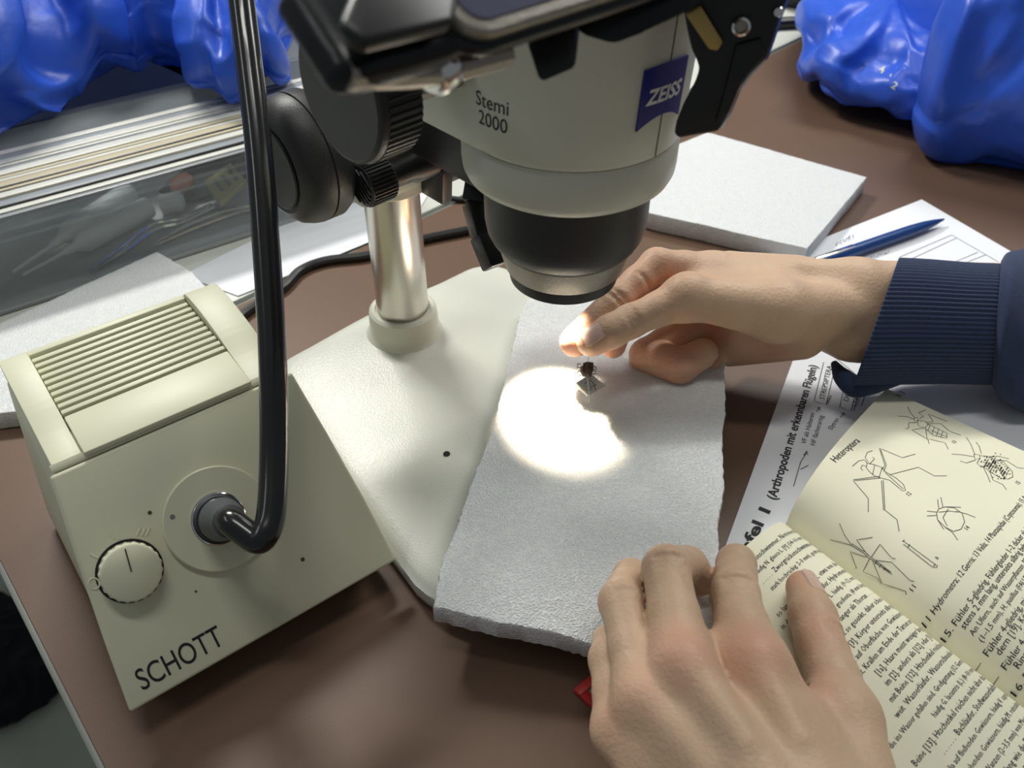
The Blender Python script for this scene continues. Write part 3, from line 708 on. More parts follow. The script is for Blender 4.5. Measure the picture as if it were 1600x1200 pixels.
# insect drawings (traced, in 3x crop coordinates of the page)
def cp(x, y): return 1100+x/3.0, 560+y/3.0
dr = {
 'gerris': [[(765,490),(760,510),(775,530),(800,550),(830,560),(870,570),(930,620),(945,618),(935,590),(900,560),(850,530),(835,510),(800,498),(765,490)],[(800,500),(790,545)],[(835,510),(820,560)],[(850,535),(935,612)],[(765,490),(750,475),(725,480),(695,505)],[(770,485),(755,465),(765,440),(790,432)],[(762,505),(742,500),(735,515),(745,525)],
   [(835,520),(848,500),(822,420),(930,465),(990,448)],[(842,530),(855,500),(828,425)],[(870,545),(1005,510),(1080,550),(1138,550)],[(825,560),(700,573),(770,655),(770,720)],[(820,552),(700,568)],[(840,570),(848,710),(905,755),(915,810)],[(832,572),(842,712)],[(775,495),(800,470),(790,462)]],
 'velia': [[(985,280),(1000,275),(1005,290),(990,300),(985,280)],[(1000,290),(1040,295),(1050,310),(1035,325),(1005,315),(1000,290)],[(1045,305),(1140,350),(1138,375),(1075,360),(1035,325)],[(1060,312),(1050,340)],[(1080,322),(1070,352)],[(1100,332),(1090,362)],[(1120,342),(1110,370)],[(1060,335),(1138,368)],[(990,280),(965,250),(955,225)],[(985,285),(950,272),(908,270)],
   [(1010,282),(1030,270),(1005,255),(1040,240)],[(995,302),(960,300),(960,325),(945,330)],[(1040,300),(1075,295),(1052,260),(1140,295)],[(1050,305),(1110,305),(1150,340),(1205,360)],[(1030,325),(975,335),(1050,380),(1055,400)],[(1040,330),(1045,375),(1130,395),(1145,425)]],
 'acantho': [[(1265,450),(1290,450),(1295,470),(1270,470),(1265,450)],[(1290,455),(1345,460),(1365,485),(1300,510),(1280,490),(1295,465)],[(1350,480),(1400,480),(1445,530),(1448,555),(1425,565),(1390,560),(1340,530),(1310,505)],[(1360,490),(1410,560)],[(1270,450),(1250,400),(1230,370)],[(1300,445),(1290,410),(1275,392)],[(1265,460),(1200,450),(1160,448)],[(1275,475),(1230,490),(1200,480)],[(1345,460),(1380,458),(1430,470)],[(1370,475),(1420,480),(1470,512),(1498,515)],[(1310,510),(1330,550),(1342,580)],[(1340,530),(1355,570),(1400,590),(1418,615)]],
 'plast': [[(1100,705),(1130,695),(1175,700),(1210,725),(1222,765),(1205,800),(1170,810),(1130,790),(1095,755),(1090,725),(1100,705)],[(1145,705),(1120,745),(1140,785)],[(1100,720),(1150,715),(1190,720)],[(1100,700),(1095,660)],[(1120,695),(1110,650)],[(1092,720),(1045,715)],[(1092,735),(1045,738)],[(1130,695),(1205,697)],[(1180,715),(1235,730),(1272,745)],[(1095,755),(1120,795),(1125,800)],[(1130,790),(1165,815),(1190,852)]],
 'hydro': [[(690,875),(730,900),(750,912),(765,930),(790,945),(870,1005),(880,1012),(875,1000),(795,940),(770,922),(755,905),(735,895),(695,868),(690,875)],[(690,872),(660,830),(635,773)],[(690,875),(640,860),(592,850)],[(770,925),(730,870),(715,850),(790,838)],[(760,930),(685,905),(715,985),(705,985)],[(785,930),(825,870),(880,935),(898,938)],[(800,945),(880,955),(965,1040),(985,1045)],[(775,940),(745,1000),(815,1030),(830,1055)],[(790,950),(835,1055),(945,1090),(948,1108)],[(800,955),(870,1000)],[(810,950),(800,965)],[(830,965),(820,980)],[(850,980),(840,992)]],
 'antenna': [[(935,855),(1085,965),(1095,970),(1090,980),(1068,975),(935,870)],[(965,870),(955,885)],[(940,850),(930,858)],[(1085,965),(1075,972)]],
}
st_ = []
for nm, ls_ in dr.items():
    for pts in ls_:
        dense = []
        for a, b in zip(pts, pts[1:]):
            k = max(1, int(math.hypot(b[0]-a[0], b[1]-a[1])/18))
            dense += [(a[0]+(b[0]-a[0])*j/k, a[1]+(b[1]-a[1])*j/k) for j in range(k)]
        dense.append(pts[-1])
        p3 = []
        for x, y in dense:
            w_, v_ = rinv(*cp(x, y)); q = lift(rpage, w_, v_, .2)
            # refine on the local tangent plane so strokes stay smooth
            e = .004; n_ = unit(np.cross(rpage(w_+e, v_)-rpage(w_-e, v_), rpage(w_, v_+e)-rpage(w_, v_-e)))
            p3.append(hit(*cp(x, y), q, n_))
        st_.append(ribbon(p3, .29, Z))
for px, py, s in ((1492,695,'13'),(1420,777,'12'),(1510,830,'14'),(1590,757,'15'),(1425,927,'11'),(1464,876,'a')):
    w_, v_ = rinv(px, py); st_.append(rtext(s, w_, v_, 3.2, res=2))
# dark wing pattern of the shield bug
rr = np.random.RandomState(3)
for i in range(170):
    t = rr.rand(); cx = 1310+110*t+rr.randn()*8; cy = 478+62*t+rr.randn()*(22-8*abs(t-.5))
    w_, v_ = rinv(*cp(cx, cy)); q = lift(rpage, w_, v_, .2); a = rr.rand()*3
    d_ = V(math.cos(a), math.sin(a), 0)*.5; st_.append(ribbon([q-d_, q+d_], .4, Z))
mk('drawing', join(*st_), M['ink'], rp, smooth=0)
ll = ['. . . .  Rückenschwimmer, Notonecta', 'häufig N. glauca L. [9] (14–16 mm).', '. . . . .  Zwergrückenschwimmer', 'stark hochrückig; 2–3 mm), gedrung', '', 'so lang wie der Thorax, etwa von der', 'in der Mitte  Wasserläufer, Hydrometra', 'stagnorum L. häufig, (9–12 mm),', 'selten H. gracilenta, (8 mm lang)', 'nur 2: Hinterleib länger als Thorax . . . . .', 'Kopf doppelt so gesenkt, daher schein-', 'etwa 11 [3]. Körper unterseits silbrig', 'er nicht auf Oberfläche von Gewässern', 'verkürzt, Krallen am Ende der Tarsen am', '[1a], Haare meist weniger lang', 'im [2], anders als [12] oder [13', 'mit Beine [12]. Htschenkel reichen', 'weit  Wasserläufer, Wasserschneider', 'die ins Wasser gefallen sind. Großgattung (12 Gerris)', 'häufig G. lacustris (L.) (8–10 mm)', 'Beine [13]. Htschenkel reichen nicht über das', '. . . . . .  Bachläufer, Stoßwasserläufer', 'Velia auf fließenden Gewässern, häufig V. caprai', 'auch auf stehenden Gewässern, häufig M. reticulata', 'andere kleine Wanzen (2–3,5 mm) von Moosteilen', 'Schildchen mindestens etwa halb so lang wie die Entfernung der', 'Pronotums zum Ende des Htleibs. Fühler 5-gliedrig (Glied 2 zwei', 'immer seitlich betrachten, da die Fühlerwurzel oft von der', '(Seite). Makropter . . . . . . . . . . . . Schildwanzen', 'deutlich kürzer. Fühler fast immer 4-gliedrig . . . . . .', 'Mittelglied zuweilen recht klein!) . . . . . . . . . .', 'Htleib bedeckend. Körper fast so breit wie lang', 'Kugelwanzen (14) (3,5–4,5 mm). Pflanzensauger', 'gestreckt, nach hinten verschmälert', 'mit aufgerichteten Borsten']
pl_ = []; WL = np.linalg.norm(L0-G0)
wl, vl = linv(1250,872); v0 = .045
for i, s in enumerate(ll):
    if not s: continue
    h = 3.5 if i in (1,3,7,8,18,19,22,23,24,32) else 4.0
    k = dict(res=1, sx=.86); wd = text_w(s, h, **k)
    wst = min(.93, .035+wd/WL) if not s.startswith('.') else .035+wd/WL
    pl_.append(ltext(s, wst, v0+i*.0262, h, **k))
mk('heading', ltext('Heteroptera', .80, .022, 5.0, res=2), M['ink'], lp, smooth=0)
mk('print', join(*pl_), M['ink'], lp, smooth=0)

# ================================================================== pinned insect with number card
ins_ = thing('pinned_insect', 'tiny brown pinned insect with card numbered 37 held at fingertips', 'insect', D(918,600,497))
ic = D(917,577,494)
v, f = grid(lambda a, b: ic+(RIGHT*math.cos(2*math.pi*a)*4.0*math.sin(math.pi*b)**.6+FWD*math.sin(2*math.pi*a)*3.0*math.sin(math.pi*b)**.6+unit(UP+RIGHT*.15)*math.cos(math.pi*b)*4.6)*(.86+.30*mnoise.noise(Vector((a*14, b*9, 1)))), 24, 14)
mk('body', fixn((v, f)), M['insect'], ins_)
for k in range(10):
    a = random.uniform(-.9, .9); sg = 1 if k % 2 else -1
    b0 = ic+UP*a*4+RIGHT*sg*3.2; mk('leg', tube([b0, b0+RIGHT*sg*1.6+UP*random.uniform(-.6,.9), b0+RIGHT*sg*2.4+UP*random.uniform(-2.4,.2)], [.28,.2,.12], 6, 3), M['insect'], ins_)
cc = [D(a,b,d) for a,b,d in ((896,600,494),(923,584,497),(947,603,497),(917,619,493))]
cn = unit(np.cross(cc[1]-cc[0], cc[3]-cc[0])); cn = cn if np.dot(cn, FWD) < 0 else -cn
mk('number_card', prism(cc, -cn*.3), M['card'], ins_, smooth=0)
def sc(pts): return ribbon([hit(a, b, cc[0], cn)+cn*.2 for a, b in pts], .45, cn)
mk('number', join(sc([(913,600),(918,597),(921,601),(917,604),(922,604),(925,608),(920,610)]), sc([(916,609),(921,610)]), sc([(921,594),(927,598),(931,610)]), sc([(925,604),(932,601)])), M['softink'], ins_, smooth=0)
mk('pin', tube([D(922,548,489), D(917,577,494), D(920,606,493), D(921,628,493)], .32, 8, 4), M['chrome'], ins_)

# ================================================================== red-framed tag under the near hand
rc = P(896,1077,3); ra = unit(P(940,1040,3)-rc); rb = unit(P(945,1122,3)-rc)
rt = thing('framed_card', 'small red-rimmed card lying on table beside the near hand', 'card', rc-Z*3)
def rq(a, b, z): p = rc+ra*a+rb*b; return V(p[0], p[1], z)
for p in ([rq(0,0,0),rq(34,0,0),rq(34,4.4,0),rq(0,4.4,0)], [rq(0,4.4,0),rq(4.4,4.4,0),rq(4.4,40,0),rq(0,40,0)], [rq(29.6,4.4,0),rq(34,4.4,0),rq(34,40,0),rq(29.6,40,0)], [rq(4.4,35.6,0),rq(29.6,35.6,0),rq(29.6,40,0),rq(4.4,40,0)]):
    mk('rim', prism([q+Z*.3 for q in p], Z*3, .4), M['red'], rt)
mk('card', prism([rq(4.4,4.4,.3),rq(29.6,4.4,.3),rq(29.6,35.6,.3),rq(4.4,35.6,.3)], Z*1.6), M['card'], rt, smooth=0)

# ================================================================== cables
def cable(name, label, pts, r, m_='black'):
    t = thing(name, label, 'cable', np.mean(pts, 0)*V(1,1,0)); mk('cord', tube(pts, r, 10, 8), M[m_], t); return t
cable('power_cable', 'black power cable running along table edge behind the base', [P(*q, 3.6) for q in ((355,520),(376,494),(410,470),(445,447),(470,422),(510,407),(580,398),(660,374),(745,356),(830,330),(930,300))], 3.4)
cable('thin_cable', 'thin black cable on pale table just behind the cross bar', [P(*q, 2.6) for q in ((640,262),(680,300),(705,310),(740,310),(800,292),(860,262))], 2.4)
cable('adapter_cable', 'thick black cable on pale table left of right blue bag', [P(*q, 7.5) for q in ((1130,44),(1190,38),(1230,35),(1275,32),(1330,20))], 6.5)
ct = thing('coiled_cable', 'coil of dark grey cable on pale table at top edge', 'cable', P(1262,2,0))
for k in range(4):
    c = P(1258+k*6, 2-k*3, 4+k*4)
    mk('loop', tube([c+(V(math.cos(t)*(34-k*2), math.sin(t)*(24+k), 0)) for t in np.linspace(0, 2*math.pi, 20)], 2.8, 8, 3, cap=False), M['dark'], ct)
fo = [P(*q, 4) for q in ((640,120),(735,150),(745,250),(655,225))]
cf = thing('cardboard_folder', 'tan cardboard piece on pale table behind the column', 'cardboard', fo[0]*V(1,1,0))
mk('panel', prism([V(p[0],p[1],1.2) for p in fo], Z*5, .8), M['tan'], cf)

# ================================================================== clear acrylic case with tools
CD = unit(V(.82,.572,0)); CBk = V(-CD[1], CD[0], 0); C0 = V(-420,455,0)
def cq(a, b, z): return C0+CD*a+CBk*b+Z*z
LEN, DEP, HT = 385, 150, 67
cas = thing('acrylic_case', 'long clear acrylic case of tools with refraction-streaked lid under left blue bag', 'case', cq(LEN/2, DEP/2, 0))
mk('floor_plate', prism([cq(0,0,1),cq(LEN,0,1),cq(LEN,DEP,1),cq(0,DEP,1)], Z*2), M['greyli'], cas, smooth=0)
mk('front_wall', prism([cq(0,0,1),cq(LEN,0,1),cq(LEN,2.5,1),cq(0,2.5,1)], Z*(HT-1), .4), M['clear'], cas)
mk('back_wall', prism([cq(0,DEP-2.5,3),cq(LEN,DEP-2.5,3),cq(LEN,DEP,3),cq(0,DEP,3)], Z*(HT-3)), M['greyli'], cas)
for a in (0, LEN-2.5): mk('end_wall', prism([cq(a,2.5,3),cq(a+2.5,2.5,3),cq(a+2.5,DEP-2.5,3),cq(a,DEP-2.5,3)], Z*(HT-3)), M['clear'], cas)
lid = mk('lid', prism([cq(-2,-2,HT),cq(LEN+2,-2,HT),cq(LEN+2,DEP+2,HT),cq(-2,DEP+2,HT)], Z*3, .6), M['clear'], cas)
rs = np.random.RandomState(11); b = -2.0; kinds = ['stripg','stripw','stripd','stripg','stripb','stripw','stripg','stripb','stripd','stripb','stripw','stripb','stripw','stripg','stripw','stripw']
for k in range(19):
    wd = rs.uniform(3.0, 8.5); kk = kinds[k % len(kinds)]
    if kk == 'stripd': wd = 1.6
    z0 = HT+3.2; hh = rs.uniform(1.0, 3.6); sl = rs.uniform(-2.0, 2.0)
    mk('refraction_streak', prism([cq(-1,b,z0),cq(LEN+1,b+sl,z0),cq(LEN+1,b+wd+sl,z0),cq(-1,b+wd,z0)], Z*hh, .45), M[kk], lid)  # opaque bars coloured to imitate refraction streaks in the clear lid
    b += wd+rs.uniform(.2, .9)
    if b > DEP-6: break
for z in (HT-7, HT-14): mk('front_rail', prism([cq(0,-1.2,z),cq(LEN,-1.2,z),cq(LEN,.2,z),cq(0,.2,z)], Z*2.2, .4), M['clear'], cas)
def cpix(px, py, b): return hit(px, py, cq(0,b,0), CBk)       # point of the photo on an upright plane inside the case
def rod(name, label, cat, p, q, r, m_, b=45, prof=None):
    a, c = P(*p, b), P(*q, b); t = thing(name, label, cat, (a+c)/2); L_ = np.linalg.norm(c-a)
    mk('shaft', lathe(a, c-a, prof(L_) if prof else [(0,0),(r*.5,.5),(r,2),(r,L_-2),(r*.6,L_),(0,L_)], 20), M[m_], t)
    return t
syr = lambda r: (lambda L_: [(0,0),(r*.12,0),(r*.16,L_*.28),(r*.35,L_*.32),(r*.4,L_*.38),(r,L_*.46),(r,L_*.98),(0,L_)])
rod('dropper', 'grey dropper in the case, upper one beside dark cloth', 'dropper', (20,425), (205,300), 9, 'greypl', 14, syr(9.5))
rod('dropper', 'grey dropper in the case, lower one with clear tip', 'dropper', (35,430), (235,322), 9, 'greypl', 12.5, syr(8.5))
rod('dropper', 'short pale grey cap inside case behind long forceps', 'dropper', (248,320), (288,314), 8, 'greypl', 12)
def forceps(label, pix, z, w):
    pts = [P(a, b, z) for a, b in pix]; t = thing('forceps', label, 'forceps', np.mean(pts, 0))
    for s in (-1, 1):
        n_ = len(pts); pp = [p+CBk*s*(1.0+2.6*math.sin(math.pi*min(1, i/(n_-1)*1.15)))+Z*s*.4 for i, p in enumerate(pts)]
        mk('arm', tube(pp, [w*.3, w*.7, w, w, w, w], 8, 6), M['chrome'], t)
    return t
forceps('long bent steel forceps lying across the clear case', ((140,425),(195,386),(240,354),(285,344),(332,322)), 6.5, 2.2)
forceps('shorter steel forceps near the front wall of case', ((240,382),(290,358),(345,336),(385,326),(420,322)), 6, 2.0)
yc = [P(*q, 16) for q in ((320,292),(362,262),(386,290),(346,325))]
yt = thing('slotted_block', 'yellow plastic block with slots inside the clear case', 'block', np.mean(yc, 0)-Z*3)
mk('plate', prism(yc, Z*5, .8), M['yellow'], yt)
for k in range(3):
    o_ = yc[0]+(yc[1]-yc[0])*(.22+.26*k); d1 = (yc[3]-yc[0])*.22; d2 = (yc[3]-yc[0])*.72; e_ = (yc[1]-yc[0])*.11
    mk('slot', prism([o_+d1+Z*5.05, o_+d1+e_+Z*5.05, o_+d2+e_+Z*5.05, o_+d2+Z*5.05], Z*.3), M['slot'], yt, smooth=0)

def crumple(X, grow=(1.25,1.10), lim=16.0, it=260, skip=4, sag=.0, seed=0):
    """let a grid of film points (rings x around) grow and buckle into folds, tethered to where they started"""
    X = np.array(X, float); X0 = X.copy(); m, n, _ = X.shape
    rs_ = np.random.RandomState(seed)
    fam = []
    for di, dj, g, k in ((0,1,grow[0],.9),(1,0,grow[1],.9),(1,1,math.hypot(*grow)/1.4142,.45),(1,-1,math.hypot(*grow)/1.4142,.45),(0,skip,grow[0]*.985,.5),(skip,0,grow[1]*.985,.5)):
        A = X0[:m-di]; B_ = np.roll(X0, -dj, 1)[di:]
        fam.append((di, dj, np.linalg.norm(B_-A, axis=2)*g, k))
    wt = np.clip(np.arange(m)/6.0, 0, 1)[:,None,None]
    low = rs_.randn(m, n)
    for _ in range(70): low = (low+np.roll(low,1,1)+np.roll(low,-1,1)+np.vstack([low[:1],low[:-1]])+np.vstack([low[1:],low[-1:]]))/5
    nr = np.cross(np.roll(X0,-1,1)-np.roll(X0,1,1), np.gradient(X0, axis=0)); nr /= np.linalg.norm(nr, axis=2, keepdims=True)+1e-9
    X = X+nr*(low/np.abs(low).max())[:,:,None]*10*wt
    for q in range(it):
        acc = np.zeros_like(X)
        for di, dj, L_, k in fam:
            A = X[:m-di]; B_ = np.roll(X, -dj, 1)[di:]; d = B_-A; l = np.linalg.norm(d, axis=2)+1e-9
            c = (d*((l-L_)/l*.5*k)[:,:,None])*.34
            acc[:m-di] += c; acc[di:] -= np.roll(c, dj, 1) if dj else c
        X = X+acc*wt; X[:,:,2] -= sag*wt[:,:,0]
        dv = X-X0; l = np.linalg.norm(dv, axis=2, keepdims=True); X = X0+dv*np.minimum(1, lim/np.maximum(l, 1e-9))
    for _ in range(2):
        Y = X.copy(); Y[1:-1] = .5*X[1:-1]+.125*(X[:-2]+X[2:]+np.roll(X,1,1)[1:-1]+np.roll(X,-1,1)[1:-1]); X = Y
    return X
def blob(name, label, cat, outline, z0, h, m_, prof=None, seed=0, amp=6, fold=.25, part='body', ctr=None, folds=(), parent=None, film=None):
    """closed soft lump: outline points (xyz, base) swept up to a rounded top with folds"""
    oc = crom(list(outline)+[outline[0]], 16)[:-1]; n = len(oc); c = np.mean(oc, 0) if ctr is None else ctr
    prof = prof or [(.90,0),(.97,.04),(1.0,.14),(1.02,.3),(1.0,.48),(.93,.66),(.80,.82),(.6,.93),(.36,.985),(.14,1)]
    # refine the profile
    t_ = np.linspace(0, len(prof)-1, 60); ps_ = np.interp(t_, range(len(prof)), [p[0] for p in prof]); pz = np.interp(t_, range(len(prof)), [p[1] for p in prof])
    v = []; f = []
    for s, zf_ in zip(ps_, pz):
        for k, p in enumerate(oc):
            q = c+(p-c)*s; base = p[2]*(1-zf_)*1.0; z = base+z0+h*zf_
            out = unit(V(p[0]-c[0], p[1]-c[1], 0)+1e-6)
            x = Vector((q[0]*.018+seed, q[1]*.018, z*.014))
            w_ = mnoise.noise(x*1.0)*1.0; rid = 1-abs(mnoise.noise(x*2.1+Vector((w_*.9, w_*.6, 0))))*2; rid2 = 1-abs(mnoise.noise(x*4.7+Vector((3, w_, 1))))*2
            dsp = amp*(w_*.7+rid*.75*fold*3+rid2*fold*.7)*min(1, zf_*5+.15)
            q = V(q[0], q[1], z)+out*dsp*(1-zf_*.5)+Z*dsp*zf_*.8
            for nv, lam, a_, ph_ in folds:
                s2 = (q@nv)/lam+ph_+1.1*mnoise.noise(Vector(q*.011)+Vector((ph_, seed, 0)))
                rg = (1-abs(math.sin(math.pi*s2)))**1.4-.36; md = .55+.6*mnoise.noise(Vector(q*.013)+Vector((seed, 0, ph_)))
                q = q+(out*(1-zf_*.55)+Z*zf_*.7)*a_*rg*max(.1, md)*min(1, .25+zf_*3)
            v.append(tuple(q))
    m = len(ps_)
    if film: v = [tuple(q) for q in crumple(np.array(v).reshape(m, n, 3), **film).reshape(-1, 3)]
    v = [(q[0], q[1], max(q[2], z0)) for q in v]
    for i in range(m-1):
        for k in range(n): f.append([i*n+k, i*n+(k+1)%n, (i+1)*n+(k+1)%n, (i+1)*n+k])
    v.append(tuple(np.mean(v[(m-1)*n:m*n], 0))); ct_ = len(v)-1
    for k in range(n): f.append([(m-1)*n+k, (m-1)*n+(k+1)%n, ct_])
    f.append(list(range(n))[::-1])
    t = parent or thing(name, label, cat, (c[0], c[1], z0))
    o = mk(part, fixn((v, f)), M[m_], t, smooth=180)
    return t, o
dk = [P(*q, 6) for q in ((250,300),(268,285),(330,245),(380,240),(392,268),(350,296),(310,312),(275,312))]
blob('dark_cloth', 'crumpled black cloth inside the clear case beside yellow block', 'cloth', [p*V(1,1,0) for p in dk], 4, 8, 'dark', seed=2, amp=1.5)
rc_ = [P(*q, 22) for q in ((262,278),(285,262),(300,272),(290,290),(270,292))]
blob('rust_cloth', 'small rust red scrap lying on the dark cloth in case', 'cloth', [p*V(1,1,0) for p in rc_], 14, 7, 'redcl', seed=4, amp=1)

# ================================================================== blue bags
zl = HT+8
def fo_(*a): return [(unit(V(*q[:3])), q[3], q[4], q[5]) for q in a]
o1 = [P(*q, zl) for q in ((-170,290),(-60,252),(30,212),(90,180),(150,140),(196,112),(226,70),(250,20),(260,-80),(120,-200),(-80,-160),(-220,60))]
lb_, lo = blob('plastic_bag', 'bright blue plastic bag slumped on the clear case at top left', 'bag', [p*V(1,1,0) for p in o1], zl, 115, 'bag', seed=7.3, amp=3, fold=.1, film=dict(grow=(1.10,1.05), lim=24, seed=3, skip=16))
o1b = [P(*q, zl+6) for q in ((186,92),(232,104),(290,130),(340,148),(380,150),(412,132),(442,108),(474,50),(500,-20),(480,-140),(300,-200),(190,-40))]
_, lo2 = blob('plastic_bag', '', '', [p*V(1,1,0) for p in o1b], zl+2, 88, 'bag', seed=3.1, amp=3, fold=.1, part='flap', parent=lb_, film=dict(grow=(1.10,1.05), lim=20, seed=5, skip=14))
o2_ = [P(*q, z) for q, z in (((1452,240),0),((1520,262),0),((1610,280),0),((1760,300),0),((1900,200),0),((1800,40),0),((1560,-60),0),((1400,-20),10),((1385,70),10),((1408,150),4),((1430,205),0))]
rb_, ro = blob('plastic_bag', 'blue plastic bag with printed digits on brown table at top right', 'bag', [p*V(1,1,0) for p in o2_], .5, 215, 'bag', prof=[(.93,0),(1.0,.05),(1.05,.15),(1.07,.3),(1.04,.5),(.96,.68),(.82,.82),(.6,.93),(.36,.985),(.14,1)], seed=12.6, amp=4, fold=.12, film=dict(grow=(1.10,1.05), lim=34, seed=8, skip=16))
o3_ = [P(*q, 22) for q in ((1262,112),(1298,142),(1350,158),(1420,172),(1480,160),(1530,90),(1500,20),(1400,-10),(1310,6),(1264,34),(1254,80))]
_, ro2 = blob('plastic_bag', '', '', [p*V(1,1,0) for p in o3_], 14, 66, 'bag', prof=[(.80,0),(.93,.02),(1.0,.12),(1.03,.3),(1.02,.5),(.96,.7),(.84,.86),(.66,.96),(.4,1.0),(.14,1)], seed=21.2, amp=3, fold=.12, part='bag_mouth', parent=rb_, film=dict(grow=(1.10,1.06), lim=18, seed=2, skip=14))
from mathutils.bvhtree import BVHTree
def bvh_of(o):
    L_ = ORI[o.name]; return BVHTree.FromPolygons([Vector(np.array(v.co)*1000+L_) for v in o.data.vertices], [list(p.vertices) for p in o.data.polygons])
bt = bvh_of(ro2)
def onbag(px, py, off=.5):
    r = unit(ray(px, py)); h_ = bt.ray_cast(Vector(CAM), Vector(r))
    if h_[0] is None: return P(px, py, 30)
    return np.array(h_[0])-r*off
def bagtext(s, px, py, sz, rot):
    v, f = text2d(s, sz, bold=.02, res=3); c, sn = math.cos(rot), math.sin(rot)
    return [tuple(onbag(px+x*c-y*sn, py-(x*sn+y*c))) for x, y in v], f
mk('printed_digits', join(bagtext('4', 1372,112, 17, -.4), bagtext('1', 1383,124, 17, -.5), bagtext('2', 1391,136, 17, -.6)), M['stripw'], ro2, smooth=0)

# dark thing on the floor beside the table
fb = [P(*q, FZ) for q in ((-160,1000),(-60,950),(10,940),(60,985),(95,1060),(70,1100),(20,1130),(-60,1150),(-200,1130))]
blob('dark_bag', 'black fabric bag lying on floor left of the table', 'bag', [p*V(1,1,0) for p in fb], FZ, 35, 'dark', seed=9, amp=10)

# ================================================================== hands (implicit surface grown from the joints, then meshed)
class Field:
    def __init__(s, pts, pad, h):
        pts = np.array(pts); s.h = h; s.o = pts.min(0)-pad; s.n = np.ceil((pts.max(0)+pad-s.o)/h).astype(int)+1
        s.ax = [s.o[i]+h*np.arange(s.n[i]) for i in range(3)]
    def new(s): return np.full(s.n, 40.0, np.float32)
    def add(s, F, a, b, ra, rb, k, flat=None):
        """smooth union of a tapered capsule; flat=(normal, factor) squashes the section along a normal"""
        a, b = np.asarray(a, float), np.asarray(b, float); m = max(ra, rb)*1.0+k+6
        lo = np.maximum(((np.minimum(a, b)-m-s.o)/s.h).astype(int), 0); hi = np.minimum(((np.maximum(a, b)+m-s.o)/s.h).astype(int)+2, s.n)
        if np.any(hi <= lo): return
        X = s.ax[0][lo[0]:hi[0]][:,None,None]; Y = s.ax[1][lo[1]:hi[1]][None,:,None]; W = s.ax[2][lo[2]:hi[2]][None,None,:]
        ba = b-a; l2 = float(ba@ba)+1e-9
        t = np.clip(((X-a[0])*ba[0]+(Y-a[1])*ba[1]+(W-a[2])*ba[2])/l2, 0, 1)
        dx, dy, dz = X-a[0]-ba[0]*t, Y-a[1]-ba[1]*t, W-a[2]-ba[2]*t
        d2 = dx*dx+dy*dy+dz*dz
        if flat is not None:
            n_, fc = flat; q = dx*n_[0]+dy*n_[1]+dz*n_[2]; d2 = d2+q*q*(1/fc**2-1)
        d = np.sqrt(d2)-(ra+(rb-ra)*t)
        sl = tuple(slice(lo[i], hi[i]) for i in range(3)); A = F[sl]
        if k > 0:
            hh = np.maximum(k-np.abs(A-d), 0)/k; F[sl] = np.minimum(A, d)-hh*hh*k*.25
        else: F[sl] = np.minimum(A, d)
    def cut(s, F, a, b, r, k):                # shallow crease
        G_ = s.new(); s.add(G_, a, b, r, r, 0); hh = np.maximum(k-np.abs(-F-G_)*0-np.abs(F+G_), 0)/k
        return np.maximum(F, -G_)+hh*hh*k*.25
def smin(A, B_, k):
    hh = np.maximum(k-np.abs(A-B_), 0)/k; return np.minimum(A, B_)-hh*hh*k*.25
def nets(F, o, h):
    S_ = F < 0; n = np.array(F.shape)-1
    c = np.zeros(n, np.int8)
    for i in (0,1):
        for j in (0,1):
            for k in (0,1): c += S_[i:i+n[0], j:j+n[1], k:k+n[2]]
    act = (c > 0) & (c < 8); I = np.argwhere(act); idx = np.full(n, -1, np.int64); idx[act] = np.arange(len(I))
    acc = np.zeros((len(I), 3)); cnt = np.zeros(len(I))
    cor = [(i,j,k) for i in (0,1) for j in (0,1) for k in (0,1)]
    for a in cor:
        for ax in range(3):
            if a[ax]: continue
            b = list(a); b[ax] = 1
            fa = F[I[:,0]+a[0], I[:,1]+a[1], I[:,2]+a[2]]; fb_ = F[I[:,0]+b[0], I[:,1]+b[1], I[:,2]+b[2]]
            m = (fa < 0) != (fb_ < 0); t = np.where(m, fa/np.where(m, fa-fb_, 1), 0)
            p = np.tile(np.array(a, float), (len(I), 1)); p[:,ax] += t
            acc += p*m[:,None]; cnt += m
    v = o+(I+acc/cnt[:,None])*h
    faces = []
    for ax in range(3):
        u_, w_ = [(1,2),(2,0),(0,1)][ax]
        sl0 = [slice(1, -1)]*3; sl0[ax] = slice(0, -1); sl1 = list(sl0); sl1[ax] = slice(1, None)
        A, B_ = S_[tuple(sl0)], S_[tuple(sl1)]
        for inside_first in (True, False):
            E = np.argwhere((A & ~B_) if inside_first else (~A & B_))
            if not len(E): continue
            E = E.copy()
            for q in range(3):
                if q != ax: E[:,q] += 1
            def cell(du, dw):
                C_ = E.copy(); C_[:,u_] += du; C_[:,w_] += dw; return idx[C_[:,0], C_[:,1], C_[:,2]]
            quad = np.stack([cell(-1,-1), cell(0,-1), cell(0,0), cell(-1,0)], 1)
            if not inside_first: quad = quad[:, ::-1]
            faces.append(quad)
    faces = np.concatenate(faces); faces = faces[(faces >= 0).all(1)]
    return v, faces
def relax(v, f, it=2, w=.5):
    e = np.concatenate([f[:,[0,1]], f[:,[1,2]], f[:,[2,3]], f[:,[3,0]]]); e = np.concatenate([e, e[:,::-1]])
    for _ in range(it):
        s = np.zeros_like(v); c = np.zeros(len(v)); np.add.at(s, e[:,0], v[e[:,1]]); np.add.at(c, e[:,0], 1)
        v = v*(1-w)+w*s/np.maximum(c, 1)[:,None]
    return v
